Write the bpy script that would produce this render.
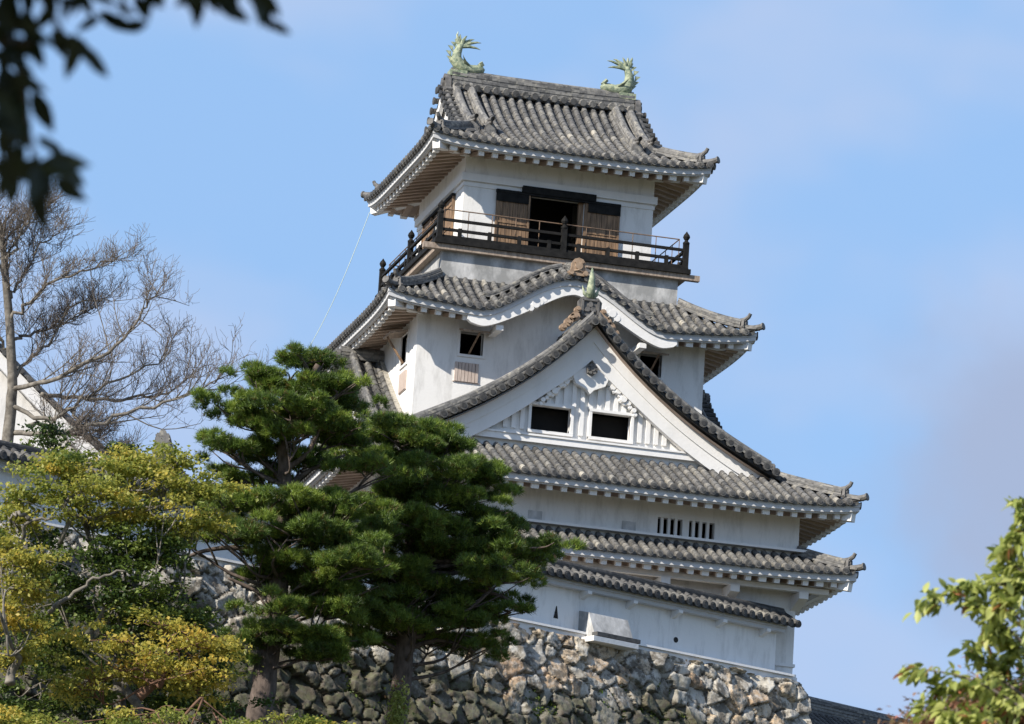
import bpy, math, random
import numpy as np
from mathutils import Vector, Matrix
for o in list(bpy.data.objects): bpy.data.objects.remove(o)
sc = bpy.context.scene
random.seed(7); RNG = np.random.default_rng(7)
R = math.radians

# ------------------------------------------------------------------ camera
W, H, F = 1024, 724, 4500.0
YAW, PITCH, ROLL = 0.24347, 0.23297, 0.06420
FW = np.array([math.sin(YAW)*math.cos(PITCH), math.cos(YAW)*math.cos(PITCH), math.sin(PITCH)])
RT = np.array([math.cos(YAW), -math.sin(YAW), 0.0])
UP = np.cross(RT, FW)
CAM = np.array([-30.62, -121.76, -18.95])
cr, sr = math.cos(ROLL), math.sin(ROLL)
RX = RT*cr + (-UP)*(-sr)*1.0
def ray(px, py):
    X, Y = px - W/2, py - H/2
    d = FW*F + RT*(cr*X + sr*Y) - UP*(-sr*X + cr*Y)
    return d/np.linalg.norm(d)
def at(px, py, dist):
    return CAM + ray(px, py)*dist
cam = bpy.data.cameras.new("camera"); camo = bpy.data.objects.new("camera", cam); sc.collection.objects.link(camo)
ix = RT*cr + UP*sr          # image right in world
iy = -RT*sr + UP*cr         # image up in world
camo.matrix_world = Matrix(((ix[0], iy[0], -FW[0], CAM[0]), (ix[1], iy[1], -FW[1], CAM[1]), (ix[2], iy[2], -FW[2], CAM[2]), (0, 0, 0, 1)))
cam.sensor_width = 36; cam.sensor_fit = 'HORIZONTAL'; cam.lens = F/W*36
cam.clip_start = 0.5; cam.clip_end = 6000
cam.dof.use_dof = True; cam.dof.focus_distance = 124; cam.dof.aperture_fstop = 5.6
sc.camera = camo

# ------------------------------------------------------------------ sun, sky, exposure
SUN_AZ, SUN_EL = R(61), R(34)      # azimuth from the facade normal (-y) towards -x
sd = Vector((-math.sin(SUN_AZ)*math.cos(SUN_EL), -math.cos(SUN_AZ)*math.cos(SUN_EL), math.sin(SUN_EL)))
sl = bpy.data.lights.new("sun", 'SUN'); sl.energy = 4.6; sl.angle = R(0.5); sl.color = (1, .93, .82)
so = bpy.data.objects.new("sun", sl); sc.collection.objects.link(so); so.location = (-60, -60, 60)
so.rotation_euler = (-sd).to_track_quat('-Z', 'Y').to_euler()
sc.view_settings.view_transform = 'Standard'; sc.view_settings.look = 'None'
sc.view_settings.exposure = 0.55; sc.view_settings.gamma = 1
world = bpy.data.worlds.new("World"); sc.world = world; world.use_nodes = True
def N(nt, typ, **kw):
    n = nt.nodes.new(typ)
    for k, v in kw.items(): setattr(n, k, v)
    return n
def build_sky():
    nt = world.node_tree; nt.nodes.clear(); L = nt.links.new
    sky = N(nt, 'ShaderNodeTexSky', sky_type='NISHITA', sun_disc=False)
    sky.sun_elevation = SUN_EL; sky.sun_rotation = math.atan2(sd.x, sd.y)
    sky.air_density = 1.0; sky.dust_density = 0.35; sky.ozone_density = 1.6
    geo = N(nt, 'ShaderNodeTexCoord')
    mp = N(nt, 'ShaderNodeMapping'); mp.inputs['Scale'].default_value = (1, 1, 1.6)
    L(geo.outputs['Generated'], mp.inputs['Vector'])
    n1 = N(nt, 'ShaderNodeTexNoise'); n1.inputs['Scale'].default_value = 13; n1.inputs['Detail'].default_value = 3; n1.inputs['Roughness'].default_value = .5
    L(mp.outputs[0], n1.inputs['Vector'])
    r1 = N(nt, 'ShaderNodeMapRange'); r1.interpolation_type = 'SMOOTHSTEP'
    r1.inputs[1].default_value = .38; r1.inputs[2].default_value = .68; r1.inputs[3].default_value = .04; r1.inputs[4].default_value = .78
    L(n1.outputs[0], r1.inputs[0])
    sep = N(nt, 'ShaderNodeSeparateXYZ'); L(geo.outputs['Generated'], sep.inputs[0])
    rz = N(nt, 'ShaderNodeMapRange'); rz.interpolation_type = 'SMOOTHSTEP'; rz.inputs[1].default_value = .30; rz.inputs[2].default_value = .62; rz.inputs[3].default_value = .88; rz.inputs[4].default_value = 0
    L(sep.outputs['Z'], rz.inputs[0])
    base = N(nt, 'ShaderNodeMixRGB'); L(rz.outputs[0], base.inputs[0]); L(sky.outputs[0], base.inputs[1]); base.inputs[2].default_value = SKY_BLUE
    mix = N(nt, 'ShaderNodeMixRGB'); L(r1.outputs[0], mix.inputs[0]); L(base.outputs[0], mix.inputs[1]); mix.inputs[2].default_value = SKY_WISP
    # one grey-violet cloud bank low on the right
    cd = ray(1075, 470)
    dp = N(nt, 'ShaderNodeVectorMath', operation='DISTANCE'); dp.inputs[1].default_value = tuple(cd)
    L(geo.outputs['Generated'], dp.inputs[0])
    n2 = N(nt, 'ShaderNodeTexNoise'); n2.inputs['Scale'].default_value = 26; n2.inputs['Detail'].default_value = 4
    L(geo.outputs['Generated'], n2.inputs['Vector'])
    m2 = N(nt, 'ShaderNodeMath', operation='MULTIPLY_ADD'); L(n2.outputs[0], m2.inputs[0]); m2.inputs[1].default_value = .05; L(dp.outputs['Value'], m2.inputs[2])
    r2 = N(nt, 'ShaderNodeMapRange'); r2.interpolation_type = 'SMOOTHSTEP'
    r2.inputs[1].default_value = .047; r2.inputs[2].default_value = .078; r2.inputs[3].default_value = .95; r2.inputs[4].default_value = 0
    L(m2.outputs[0], r2.inputs[0])
    mix2 = N(nt, 'ShaderNodeMixRGB'); L(r2.outputs[0], mix2.inputs[0]); L(mix.outputs[0], mix2.inputs[1]); mix2.inputs[2].default_value = SKY_BANK
    bg = N(nt, 'ShaderNodeBackground'); bg.inputs['Strength'].default_value = SKY_STRENGTH
    out = N(nt, 'ShaderNodeOutputWorld'); L(mix2.outputs[0], bg.inputs[0]); L(bg.outputs[0], out.inputs[0])
SKY_STRENGTH = 0.13
SKY_BLUE = (1.66, 2.85, 4.78, 1); SKY_WISP = (2.55, 3.2, 4.55, 1); SKY_BANK = (2.10, 2.55, 3.62, 1)
build_sky()

# ------------------------------------------------------------------ materials
def new_mat(name):
    m = bpy.data.materials.new(name); m.use_nodes = True; nt = m.node_tree; nt.nodes.clear()
    out = N(nt, 'ShaderNodeOutputMaterial'); b = N(nt, 'ShaderNodeBsdfPrincipled')
    nt.links.new(b.outputs[0], out.inputs[0]); return m, nt, b, out
def ramp(nt, src, stops):
    r = N(nt, 'ShaderNodeValToRGB'); e = r.color_ramp.elements
    while len(e) < len(stops): e.new(.5)
    for x, (p, c) in zip(e, stops): x.position = p; x.color = (*c, 1)
    nt.links.new(src, r.inputs[0]); return r.outputs[0]
def noise(nt, scale, detail=4, vec=(1, 1, 1), rough=.55):
    tc = N(nt, 'ShaderNodeTexCoord'); mp = N(nt, 'ShaderNodeMapping'); mp.inputs['Scale'].default_value = vec
    n = N(nt, 'ShaderNodeTexNoise'); n.inputs['Scale'].default_value = scale; n.inputs['Detail'].default_value = detail; n.inputs['Roughness'].default_value = rough
    nt.links.new(tc.outputs['Object'], mp.inputs[0]); nt.links.new(mp.outputs[0], n.inputs['Vector']); return n.outputs[0]
def mixc(nt, f, a, b, mode='MIX'):
    m = N(nt, 'ShaderNodeMixRGB', blend_type=mode)
    for s, i in ((f, 0), (a, 1), (b, 2)):
        if isinstance(s, (int, float)): m.inputs[i].default_value = s
        elif isinstance(s, tuple): m.inputs[i].default_value = (*s, 1)
        else: nt.links.new(s, m.inputs[i])
    return m.outputs[0]
def bump(nt, b, h, strength, dist=.02):
    n = N(nt, 'ShaderNodeBump'); n.inputs['Strength'].default_value = strength; n.inputs['Distance'].default_value = dist
    nt.links.new(h, n.inputs['Height']); nt.links.new(n.outputs[0], b.inputs['Normal'])
def attr(nt, name):
    a = N(nt, 'ShaderNodeAttribute'); a.attribute_name = name; return a.outputs['Fac']
def plaster(name, light, dark, streak, lo=.5, hi=.8, sv=(3.2, 3.2, .75)):
    m, nt, b, o = new_mat(name)
    c1 = ramp(nt, noise(nt, .9, 5), [(.3, light), (.75, tuple(v*.93 for v in light))])
    s = ramp(nt, noise(nt, 1.0, 6, sv, .66), [(lo, (0, 0, 0)), (hi, (streak,)*3)])
    c = mixc(nt, s, c1, dark); nt.links.new(c, b.inputs['Base Color'])
    b.inputs['Roughness'].default_value = .85
    bump(nt, b, noise(nt, 14, 4), .25); return m
def varied(name, c0, c1, scale=3, rough=.75, bmp=.4, vec=(1, 1, 1), detail=5):
    m, nt, b, o = new_mat(name); n = noise(nt, scale, detail, vec)
    nt.links.new(ramp(nt, n, [(.3, c0), (.7, c1)]), b.inputs['Base Color']); b.inputs['Roughness'].default_value = rough
    if bmp: bump(nt, b, n, bmp)
    return m
def tile_mat(name, k=1.0, lich=.75):
    m, nt, b, o = new_mat(name)
    t = attr(nt, 'tint')
    c = ramp(nt, t, [(0, (.035*k, .035*k, .037*k)), (.3, (.075*k, .074*k, .073*k)), (.55, (.135*k, .131*k, .126*k)), (.85, (.23*k, .22*k, .20*k)), (1, (.40*k, .37*k, .31*k))])
    l = ramp(nt, noise(nt, 5.5, 6, rough=.7), [(.54, (0, 0, 0)), (.70, (lich,)*3)])
    c = mixc(nt, l, c, (.33*k, .305*k, .245*k))
    d = ramp(nt, noise(nt, 9, 4), [(.32, (.45, .45, .45)), (.52, (1, 1, 1))])
    c = mixc(nt, 1.0, c, d, 'MULTIPLY')
    nt.links.new(c, b.inputs['Base Color']); b.inputs['Roughness'].default_value = .7
    bump(nt, b, noise(nt, 30, 3), .4, .01); return m
def leaf_mat(name, stops, trans=.35, rough=.5):
    m, nt, b, o = new_mat(name)
    c = ramp(nt, attr(nt, 'tint'), stops)
    nt.links.new(c, b.inputs['Base Color']); b.inputs['Roughness'].default_value = rough
    tr = N(nt, 'ShaderNodeBsdfTranslucent'); nt.links.new(c, tr.inputs['Color'])
    mx = N(nt, 'ShaderNodeMixShader'); mx.inputs[0].default_value = trans
    nt.links.new(b.outputs[0], mx.inputs[1]); nt.links.new(tr.outputs[0], mx.inputs[2]); nt.links.new(mx.outputs[0], o.inputs[0]); return m
M = {}
M['plaster'] = plaster('white_plaster', (.81, .795, .77), (.42, .405, .38), .70, .50, .78)
M['plaster_old'] = plaster('weathered_plaster', (.70, .69, .675), (.25, .25, .245), .95, .28, .58, (1.7, 1.7, .9))
M['soffit'] = varied('soffit_shade_brown', (.36, .275, .22), (.46, .36, .29), 2, .9, .2)  # brown of shaded, bounce-lit white plaster put into the colour
M['trim'] = plaster('white_trim', (.80, .785, .765), (.45, .44, .42), .25)
M['fascia'] = plaster('grey_fascia', (.56, .56, .565), (.35, .35, .35), .3)
M['tile'] = tile_mat('grey_roof_tile', 1.0)
M['tile_dark'] = tile_mat('dark_roof_tile', .62, .4)
M['ridge'] = tile_mat('lichen_ridge_tile', 1.12, .9)
M['black_wood'] = varied('black_lacquered_wood', (.008, .008, .008), (.022, .021, .020), 6, .75, .3)
M['black_wood'].node_tree.nodes['Principled BSDF'].inputs['Specular IOR Level'].default_value = .15
M['dark'] = varied('interior_shade', (.012, .011, .011), (.02, .018, .017), 3, .9, 0)  # near-black puts the unlit depth of openings into the colour
M['brown_wood'] = varied('weathered_brown_wood', (.085, .055, .036), (.34, .215, .125), 2.0, .8, .4, (9, 9, .8))
M['pale_wood'] = varied('pale_weathered_wood', (.20, .15, .115), (.42, .34, .27), 3, .8, .4, (6, 6, 1.5))
M['slat_wood'] = varied('pinkish_bare_wood', (.42, .33, .28), (.58, .49, .43), 3, .8, .3, (10, 10, 1))
M['bronze'] = varied('verdigris_bronze', (.07, .12, .085), (.44, .46, .30), 11, .65, 1.0)
M['crest'] = varied('dark_crest_tile', (.07, .068, .065), (.17, .16, .15), 8, .7, .5)
M['tan_tile'] = varied('tan_ornament_tile', (.22, .15, .10), (.40, .29, .20), 7, .8, .6)
M['metal'] = varied('rusty_metal_rail', (.10, .07, .05), (.25, .16, .10), 8, .5, 0)
M['cable'] = varied('pale_cable', (.40, .50, .46), (.48, .58, .52), 4, .5, 0)
M['bark_pine'] = varied('pine_bark', (.045, .034, .028), (.17, .13, .11), 9, .9, .9, (1, 1, .45))
M['bark_grey'] = varied('grey_bark', (.075, .066, .055), (.25, .225, .19), 6, .9, .6)
M['bark_twig'] = varied('brown_twig', (.075, .060, .048), (.17, .14, .115), 5, .9, .2)
M['bark_red'] = varied('reddish_bark', (.10, .05, .03), (.20, .11, .07), 6, .9, .5)
M['needle'] = leaf_mat('pine_needles', [(0, (.16, .10, .022)), (.10, (.11, .095, .02)), (.16, (.040, .070, .013)), (.55, (.110, .185, .026)), (1, (.27, .345, .050))], .32)
M['maple'] = leaf_mat('yellowing_maple_leaves', [(0, (.10, .15, .025)), (.35, (.27, .31, .060)), (.65, (.44, .42, .085)), (1, (.62, .48, .09))], .5)
M['maple_deep'] = leaf_mat('golden_maple_leaves', [(0, (.12, .17, .030)), (.35, (.33, .33, .065)), (.7, (.54, .46, .085)), (1, (.64, .44, .08))], .5)
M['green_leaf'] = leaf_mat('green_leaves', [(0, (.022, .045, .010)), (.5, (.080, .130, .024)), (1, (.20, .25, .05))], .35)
M['bright_leaf'] = leaf_mat('bright_green_leaves', [(0, (.12, .17, .030)), (.45, (.42, .47, .12)), (.93, (.60, .62, .22)), (1, (.48, .18, .09))], .45)
M['red_leaf'] = leaf_mat('dry_reddish_leaves', [(0, (.10, .12, .03)), (.5, (.34, .20, .12)), (1, (.46, .17, .11))], .35)
M['dark_leaf'] = leaf_mat('dark_evergreen_leaves', [(0, (.012, .020, .008)), (1, (.03, .045, .014))], .08)
M['ground'] = varied('earth_and_grass', (.045, .06, .022), (.12, .10, .06), .6, .95, .5)
M['gravel'] = varied('terrace_gravel', (.22, .20, .17), (.36, .33, .29), 2, .95, .4)
def stone_mat():
    m, nt, b, o = new_mat('mortarless_stone')
    t = attr(nt, 'tint')
    c = ramp(nt, t, [(0, (.17, .15, .12)), (.2, (.33, .30, .255)), (.45, (.50, .46, .39)), (.6, (.52, .45, .345)), (.8, (.52, .385, .25)), (1, (.46, .29, .175))])
    n = noise(nt, 5, 7, rough=.68)
    c = mixc(nt, ramp(nt, n, [(.46, (0, 0, 0)), (.62, (.7, .7, .7))]), c, (.60, .585, .54))
    n2 = noise(nt, 3.2, 6, rough=.7)
    c = mixc(nt, ramp(nt, n2, [(.47, (0, 0, 0)), (.58, (.85, .85, .85))]), c, (.085, .072, .055))
    ms = attr(nt, 'moss')
    c = mixc(nt, ms, c, ramp(nt, noise(nt, 6, 5), [(.4, (.055, .044, .030)), (.6, (.075, .078, .035))]))
    nt.links.new(c, b.inputs['Base Color']); b.inputs['Roughness'].default_value = .9
    bump(nt, b, n, .9, .05); return m
M['stone'] = stone_mat()

# ------------------------------------------------------------------ mesh helpers
def link(o): sc.collection.objects.link(o); return o
def tag(o, label=None, cat=None, group=None, kind=None):
    if label: o['label'] = label
    if cat: o['category'] = cat
    if group: o['group'] = group
    if kind: o['kind'] = kind
    return o
ROOTLOC = {}
def thing(name, loc, label, cat, group=None):
    o = bpy.data.objects.new(name, None); link(o); o.location = [float(v) for v in loc]; o.empty_display_size = .3
    ROOTLOC[o.name] = Vector(o.location); return tag(o, label, cat, group)
def attach(o, parent):
    if parent is None: return o
    o.parent = parent
    if parent.name in ROOTLOC: o.matrix_parent_inverse = Matrix.Translation(-ROOTLOC[parent.name])
    return o
class MB:
    def __init__(s): s.v = []; s.f = []; s.t = []
    def add(s, vs, fs, t=.5):
        n = len(s.v); s.v.extend([tuple(map(float, p)) for p in vs])
        for f in fs: s.f.append(tuple(i+n for i in f)); s.t.append(t)
    def box(s, a, b, t=.5):
        x0, y0, z0 = [min(p, q) for p, q in zip(a, b)]; x1, y1, z1 = [max(p, q) for p, q in zip(a, b)]
        s.hexa([(x0,y0,z0),(x1,y0,z0),(x1,y1,z0),(x0,y1,z0),(x0,y0,z1),(x1,y0,z1),(x1,y1,z1),(x0,y1,z1)], t)
    def hexa(s, v, t=.5):
        s.add(v, [(0,3,2,1),(4,5,6,7),(0,1,5,4),(1,2,6,5),(2,3,7,6),(3,0,4,7)], t)
    def beam(s, p, q, w, h, up=(0, 0, 1), t=.5):
        p = np.array(p, float); q = np.array(q, float); d = q-p; d /= np.linalg.norm(d)
        u = np.array(up, float); sx = np.cross(d, u); sx /= np.linalg.norm(sx); u = np.cross(sx, d)
        c = [p-sx*w/2-u*h/2, p+sx*w/2-u*h/2, q+sx*w/2-u*h/2, q-sx*w/2-u*h/2]
        s.hexa(c+[x+u*h for x in c], t)
    def tube(s, pts, rad, k=8, t=.5, cap=True):
        pts = [np.array(p, float) for p in pts]; n = len(pts); rad = [rad]*n if isinstance(rad, (int, float)) else rad
        ref = np.array([.31, .52, .79]); V = []
        for i in range(n):
            d = pts[min(i+1, n-1)]-pts[max(i-1, 0)]; d = d/(np.linalg.norm(d)+1e-9)
            a = np.cross(d, ref); a /= np.linalg.norm(a)+1e-9; b = np.cross(d, a)
            for j in range(k): V.append(pts[i]+rad[i]*(math.cos(2*math.pi*j/k)*a+math.sin(2*math.pi*j/k)*b))
        fs = [(i*k+j, i*k+(j+1) % k, (i+1)*k+(j+1) % k, (i+1)*k+j) for i in range(n-1) for j in range(k)]
        if cap: fs += [tuple(range(k-1, -1, -1)), tuple((n-1)*k+j for j in range(k))]
        s.add(V, fs, t)
    def sweep(s, pts, side, prof, t=.5, tj=0.0):
        # closed profile (across, up) swept along pts; side = fixed horizontal across-vector (or list)
        n = len(pts); k = len(prof); V = []
        for i, p in enumerate(pts):
            sv = np.array(side[i] if isinstance(side, list) else side, float)
            for a, u in prof: V.append(np.array(p, float)+sv*a+np.array([0, 0, u]))
        fs = [(i*k+j, (i+1)*k+j, (i+1)*k+(j+1) % k, i*k+(j+1) % k) for i in range(n-1) for j in range(k)]
        b = len(s.v); s.v.extend([tuple(map(float, p)) for p in V])
        for f in fs: s.f.append(tuple(i+b for i in f)); s.t.append(t+random.uniform(-tj, tj))
        s.f.append(tuple(b+j for j in range(k-1, -1, -1))); s.t.append(t); s.f.append(tuple(b+(n-1)*k+j for j in range(k))); s.t.append(t)
    def disc(s, c, nrm, r, th, k=10, t=.5):
        c = np.array(c, float); nrm = np.array(nrm, float); nrm /= np.linalg.norm(nrm); s.tube([c, c+nrm*th], r, k, t)
    def prism(s, poly, off, t=.5):
        n = len(poly); o = np.array(off, float); V = [np.array(p, float) for p in poly]; V += [p+o for p in V]
        s.add(V, [tuple(range(n)), tuple(range(2*n-1, n-1, -1))]+[(i, n+i, n+(i+1) % n, (i+1) % n) for i in range(n)], t)
    def build(s, name, mat, parent=None, label=None, smooth=False, fix=True):
        me = bpy.data.meshes.new(name); me.from_pydata(s.v, [], s.f)
        a = me.attributes.new('tint', 'FLOAT', 'FACE'); a.data.foreach_set('value', np.clip(np.array(s.t, np.float32), 0, 1))
        if smooth: me.polygons.foreach_set('use_smooth', np.ones(len(me.polygons), bool))
        me.materials.append(mat); me.validate()
        o = bpy.data.objects.new(name, me); link(o); attach(o, parent)
        if label: o['label'] = label
        return o
def fast_mesh(name, V, Fc, tint, mat, parent=None, extra=None, smooth=False):
    V = np.asarray(V, np.float32); Fc = np.asarray(Fc, np.int32); k = Fc.shape[1]
    me = bpy.data.meshes.new(name); me.vertices.add(len(V)); me.vertices.foreach_set('co', V.ravel())
    me.loops.add(Fc.size); me.loops.foreach_set('vertex_index', Fc.ravel()); me.polygons.add(len(Fc))
    me.polygons.foreach_set('loop_start', np.arange(0, Fc.size, k, dtype=np.int32))
    a = me.attributes.new('tint', 'FLOAT', 'POINT'); a.data.foreach_set('value', np.asarray(tint, np.float32))
    for kx, vx in (extra or {}).items():
        a = me.attributes.new(kx, 'FLOAT', 'POINT'); a.data.foreach_set('value', np.asarray(vx, np.float32))
    me.update(calc_edges=True); me.validate()
    if smooth: me.polygons.foreach_set('use_smooth', np.ones(len(me.polygons), bool))
    me.materials.append(mat); o = bpy.data.objects.new(name, me); link(o); attach(o, parent); return o

# ------------------------------------------------------------------ ground
def gz(x, y):
    r = math.hypot(x-CAM[0], y-CAM[1]); k = min(1, max(0, (r-55)/45)); k = k*k*(3-2*k)
    return -20.6+15.6*k
def build_ground():
    V = [(CAM[0], CAM[1], -20.6)]; fs = []; rr = [5, 20, 40, 55]+list(range(60, 104, 4))+[110, 140, 200, 400, 1000, 3000]; k = 64
    for r in rr:
        for j in range(k):
            a = 2*math.pi*j/k; x, y = CAM[0]+r*math.cos(a), CAM[1]+r*math.sin(a)
            V.append((x, y, gz(x, y)+(random.uniform(-.12, .12) if r < 105 else 0)))
    for j in range(k): fs.append((0, 1+j, 1+(j+1) % k))
    for i in range(len(rr)-1):
        for j in range(k): fs.append((1+i*k+j, 1+(i+1)*k+j, 1+(i+1)*k+(j+1) % k, 1+i*k+(j+1) % k))
    m = MB(); m.add(V, fs); tag(m.build('ground', M['ground'], smooth=True), kind='structure')
build_ground()
DA = R(24); DO = np.array([5.75, -8.30, 0]); DT = np.array([math.cos(DA), math.sin(DA), 0]); DN = np.array([math.sin(DA), -math.cos(DA), 0])
def dp(s, off, z): p = DO+DT*s+DN*off; return np.array([p[0], p[1], z])
BASEZ = 0.95
m = MB()
poly = [dp(-30, -.1, .90), dp(.2, -.1, .90), np.array([7.2, 10, .9]), np.array([7.2, 70, .9]), np.array([-45, 70, .9])]
m.prism(poly, (0, 0, -1.0)); tag(m.build('terrace', M['gravel']), kind='structure')

# ------------------------------------------------------------------ stone wall
def stone_field(S, Z, cw, ch, seed):
    rg = np.random.default_rng(seed)
    ni, nj = int((S.max()-S.min())/cw)+8, int((Z.max()-Z.min())/ch)+8
    sx = rg.uniform(.06, .94, (ni, nj)); sz = rg.uniform(.1, .9, (ni, nj)); col = rg.uniform(0, 1, (ni, nj)); wt = rg.uniform(-.30, .34, (ni, nj))
    tx = rg.uniform(-.30, .30, (ni, nj)); tz = rg.uniform(-.34, .30, (ni, nj)); lift = rg.uniform(-.04, .15, (ni, nj)); sk = rg.uniform(-.45, .45, (ni, nj))
    a = (S-S.min())/cw+3; b = (Z-Z.min())/ch+3; ia = np.floor(a).astype(int); ib = np.floor(b).astype(int)
    f1 = np.full(S.shape, 9.); f2 = np.full(S.shape, 9.); oi = np.zeros(S.shape, int); oj = np.zeros(S.shape, int); ox = np.zeros(S.shape); oz = np.zeros(S.shape)
    for di in range(-2, 3):
        for dj in range(-2, 3):
            i = np.clip(ia+di, 0, ni-1); j = np.clip(ib+dj, 0, nj-1)
            px = i+sx[i, j]+.5*(j % 2); pz = j+sz[i, j]
            dx = (a-px)*cw; dz = (b-pz)*ch
            q = sk[i, j]; dxr = dx+q*dz; dzr = dz-q*dx; d = (np.abs(dxr)**3.6+np.abs(dzr*1.12)**3.6)**(1/3.6)*.8+.2*(np.abs(dxr)+np.abs(dzr))-wt[i, j]*cw
            c = d < f1; f2 = np.where(c, f1, np.minimum(f2, d)); f1 = np.where(c, d, f1)
            oi = np.where(c, i, oi); oj = np.where(c, j, oj); ox = np.where(c, dx, ox); oz = np.where(c, dz, oz)
    e = np.clip((f2-f1-.004)/.06, 0, 1); e = 1-(1-e)**3.2
    h = e*(.26+lift[oi, oj]+tx[oi, oj]*ox+tz[oi, oj]*oz)-.33
    return h, col[oi, oj], e
def wob(S, Z, seed, amp, n=5, f=3.):
    rg = np.random.default_rng(seed); r = np.zeros(S.shape)
    for i in range(n):
        a, b, c = rg.normal(0, f), rg.normal(0, f), rg.uniform(0, 6.28); r += np.sin(a*S+b*Z+c)
    return r*amp/n
def build_stone_wall():
    st = .045
    s = np.arange(-29, .22, st); z = np.arange(-5.4, BASEZ+.001, st)
    S, Z = np.meshgrid(s, z, indexing='ij')
    Sw = S+wob(S, Z, 3, .10, 6, 2.4)+wob(S, Z, 33, .010, 6, 12); Zw = Z+wob(S, Z, 4, .09, 6, 2.4)+wob(S, Z, 34, .010, 6, 12)
    h, c, e = stone_field(Sw, Zw, .54, .37, 11)
    h3, _, e3 = stone_field(Sw*1.0+.3*np.sin(Zw*2), Zw, .23, .19, 77)
    h += wob(S, Z, 5, .028, 8, 10)+wob(S, Z, 6, .014, 8, 30)+(h3+.1)*.07*e
    top = .9+np.zeros_like(S)
    off = .30*(BASEZ-Z)*.9+.02*(BASEZ-Z)**2+h+.44
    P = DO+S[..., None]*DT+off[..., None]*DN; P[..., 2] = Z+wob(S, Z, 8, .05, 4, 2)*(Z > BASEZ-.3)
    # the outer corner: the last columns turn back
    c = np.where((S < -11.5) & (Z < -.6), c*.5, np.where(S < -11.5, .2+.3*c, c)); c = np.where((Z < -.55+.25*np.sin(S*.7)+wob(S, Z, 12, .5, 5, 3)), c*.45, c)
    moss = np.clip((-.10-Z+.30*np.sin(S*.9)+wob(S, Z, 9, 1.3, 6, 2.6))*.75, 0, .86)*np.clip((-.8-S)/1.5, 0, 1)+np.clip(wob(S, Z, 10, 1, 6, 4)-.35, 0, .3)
    ni, nj = S.shape; idx = np.arange(ni*nj).reshape(ni, nj)
    q = np.stack([idx[:-1, :-1], idx[1:, :-1], idx[1:, 1:], idx[:-1, 1:]], -1).reshape(-1, 4)
    V = [P.reshape(-1, 3)]; Fq = [q]; T = [c.ravel()]; Mo = [moss.ravel()]
    # return face going back from the corner
    s2 = np.arange(0, 9, .09); z2 = np.arange(-5.4, BASEZ+.001, .09); S2, Z2 = np.meshgrid(s2, z2, indexing='ij')
    h2, c2, _ = stone_field(S2, Z2, .6, .42, 21); b0 = .30*(BASEZ-Z2)*.9+.02*(BASEZ-Z2)**2
    P2 = (DO+DT*.02)+(-DN)*(S2[..., None]*1.0)+DN*(b0*(S2 < 20)+.05)[..., None]+DT*(b0*.35+h2+.12)[..., None]; P2[..., 2] = Z2
    n0 = len(V[0]); ni, nj = S2.shape; idx = np.arange(ni*nj).reshape(ni, nj)+n0
    Fq.append(np.stack([idx[:-1, :-1], idx[1:, :-1], idx[1:, 1:], idx[:-1, 1:]], -1).reshape(-1, 4)); V.append(P2.reshape(-1, 3)); T.append(c2.ravel()); Mo.append(np.zeros(c2.size))
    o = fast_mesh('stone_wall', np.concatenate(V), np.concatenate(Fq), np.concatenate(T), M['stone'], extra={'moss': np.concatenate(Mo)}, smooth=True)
    tag(o, 'rough dry stone retaining wall of grey and tan boulders below the white walls', 'stone wall')
    # flat cap so nothing shows through between stones and plaster
    return o
build_stone_wall()

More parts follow.
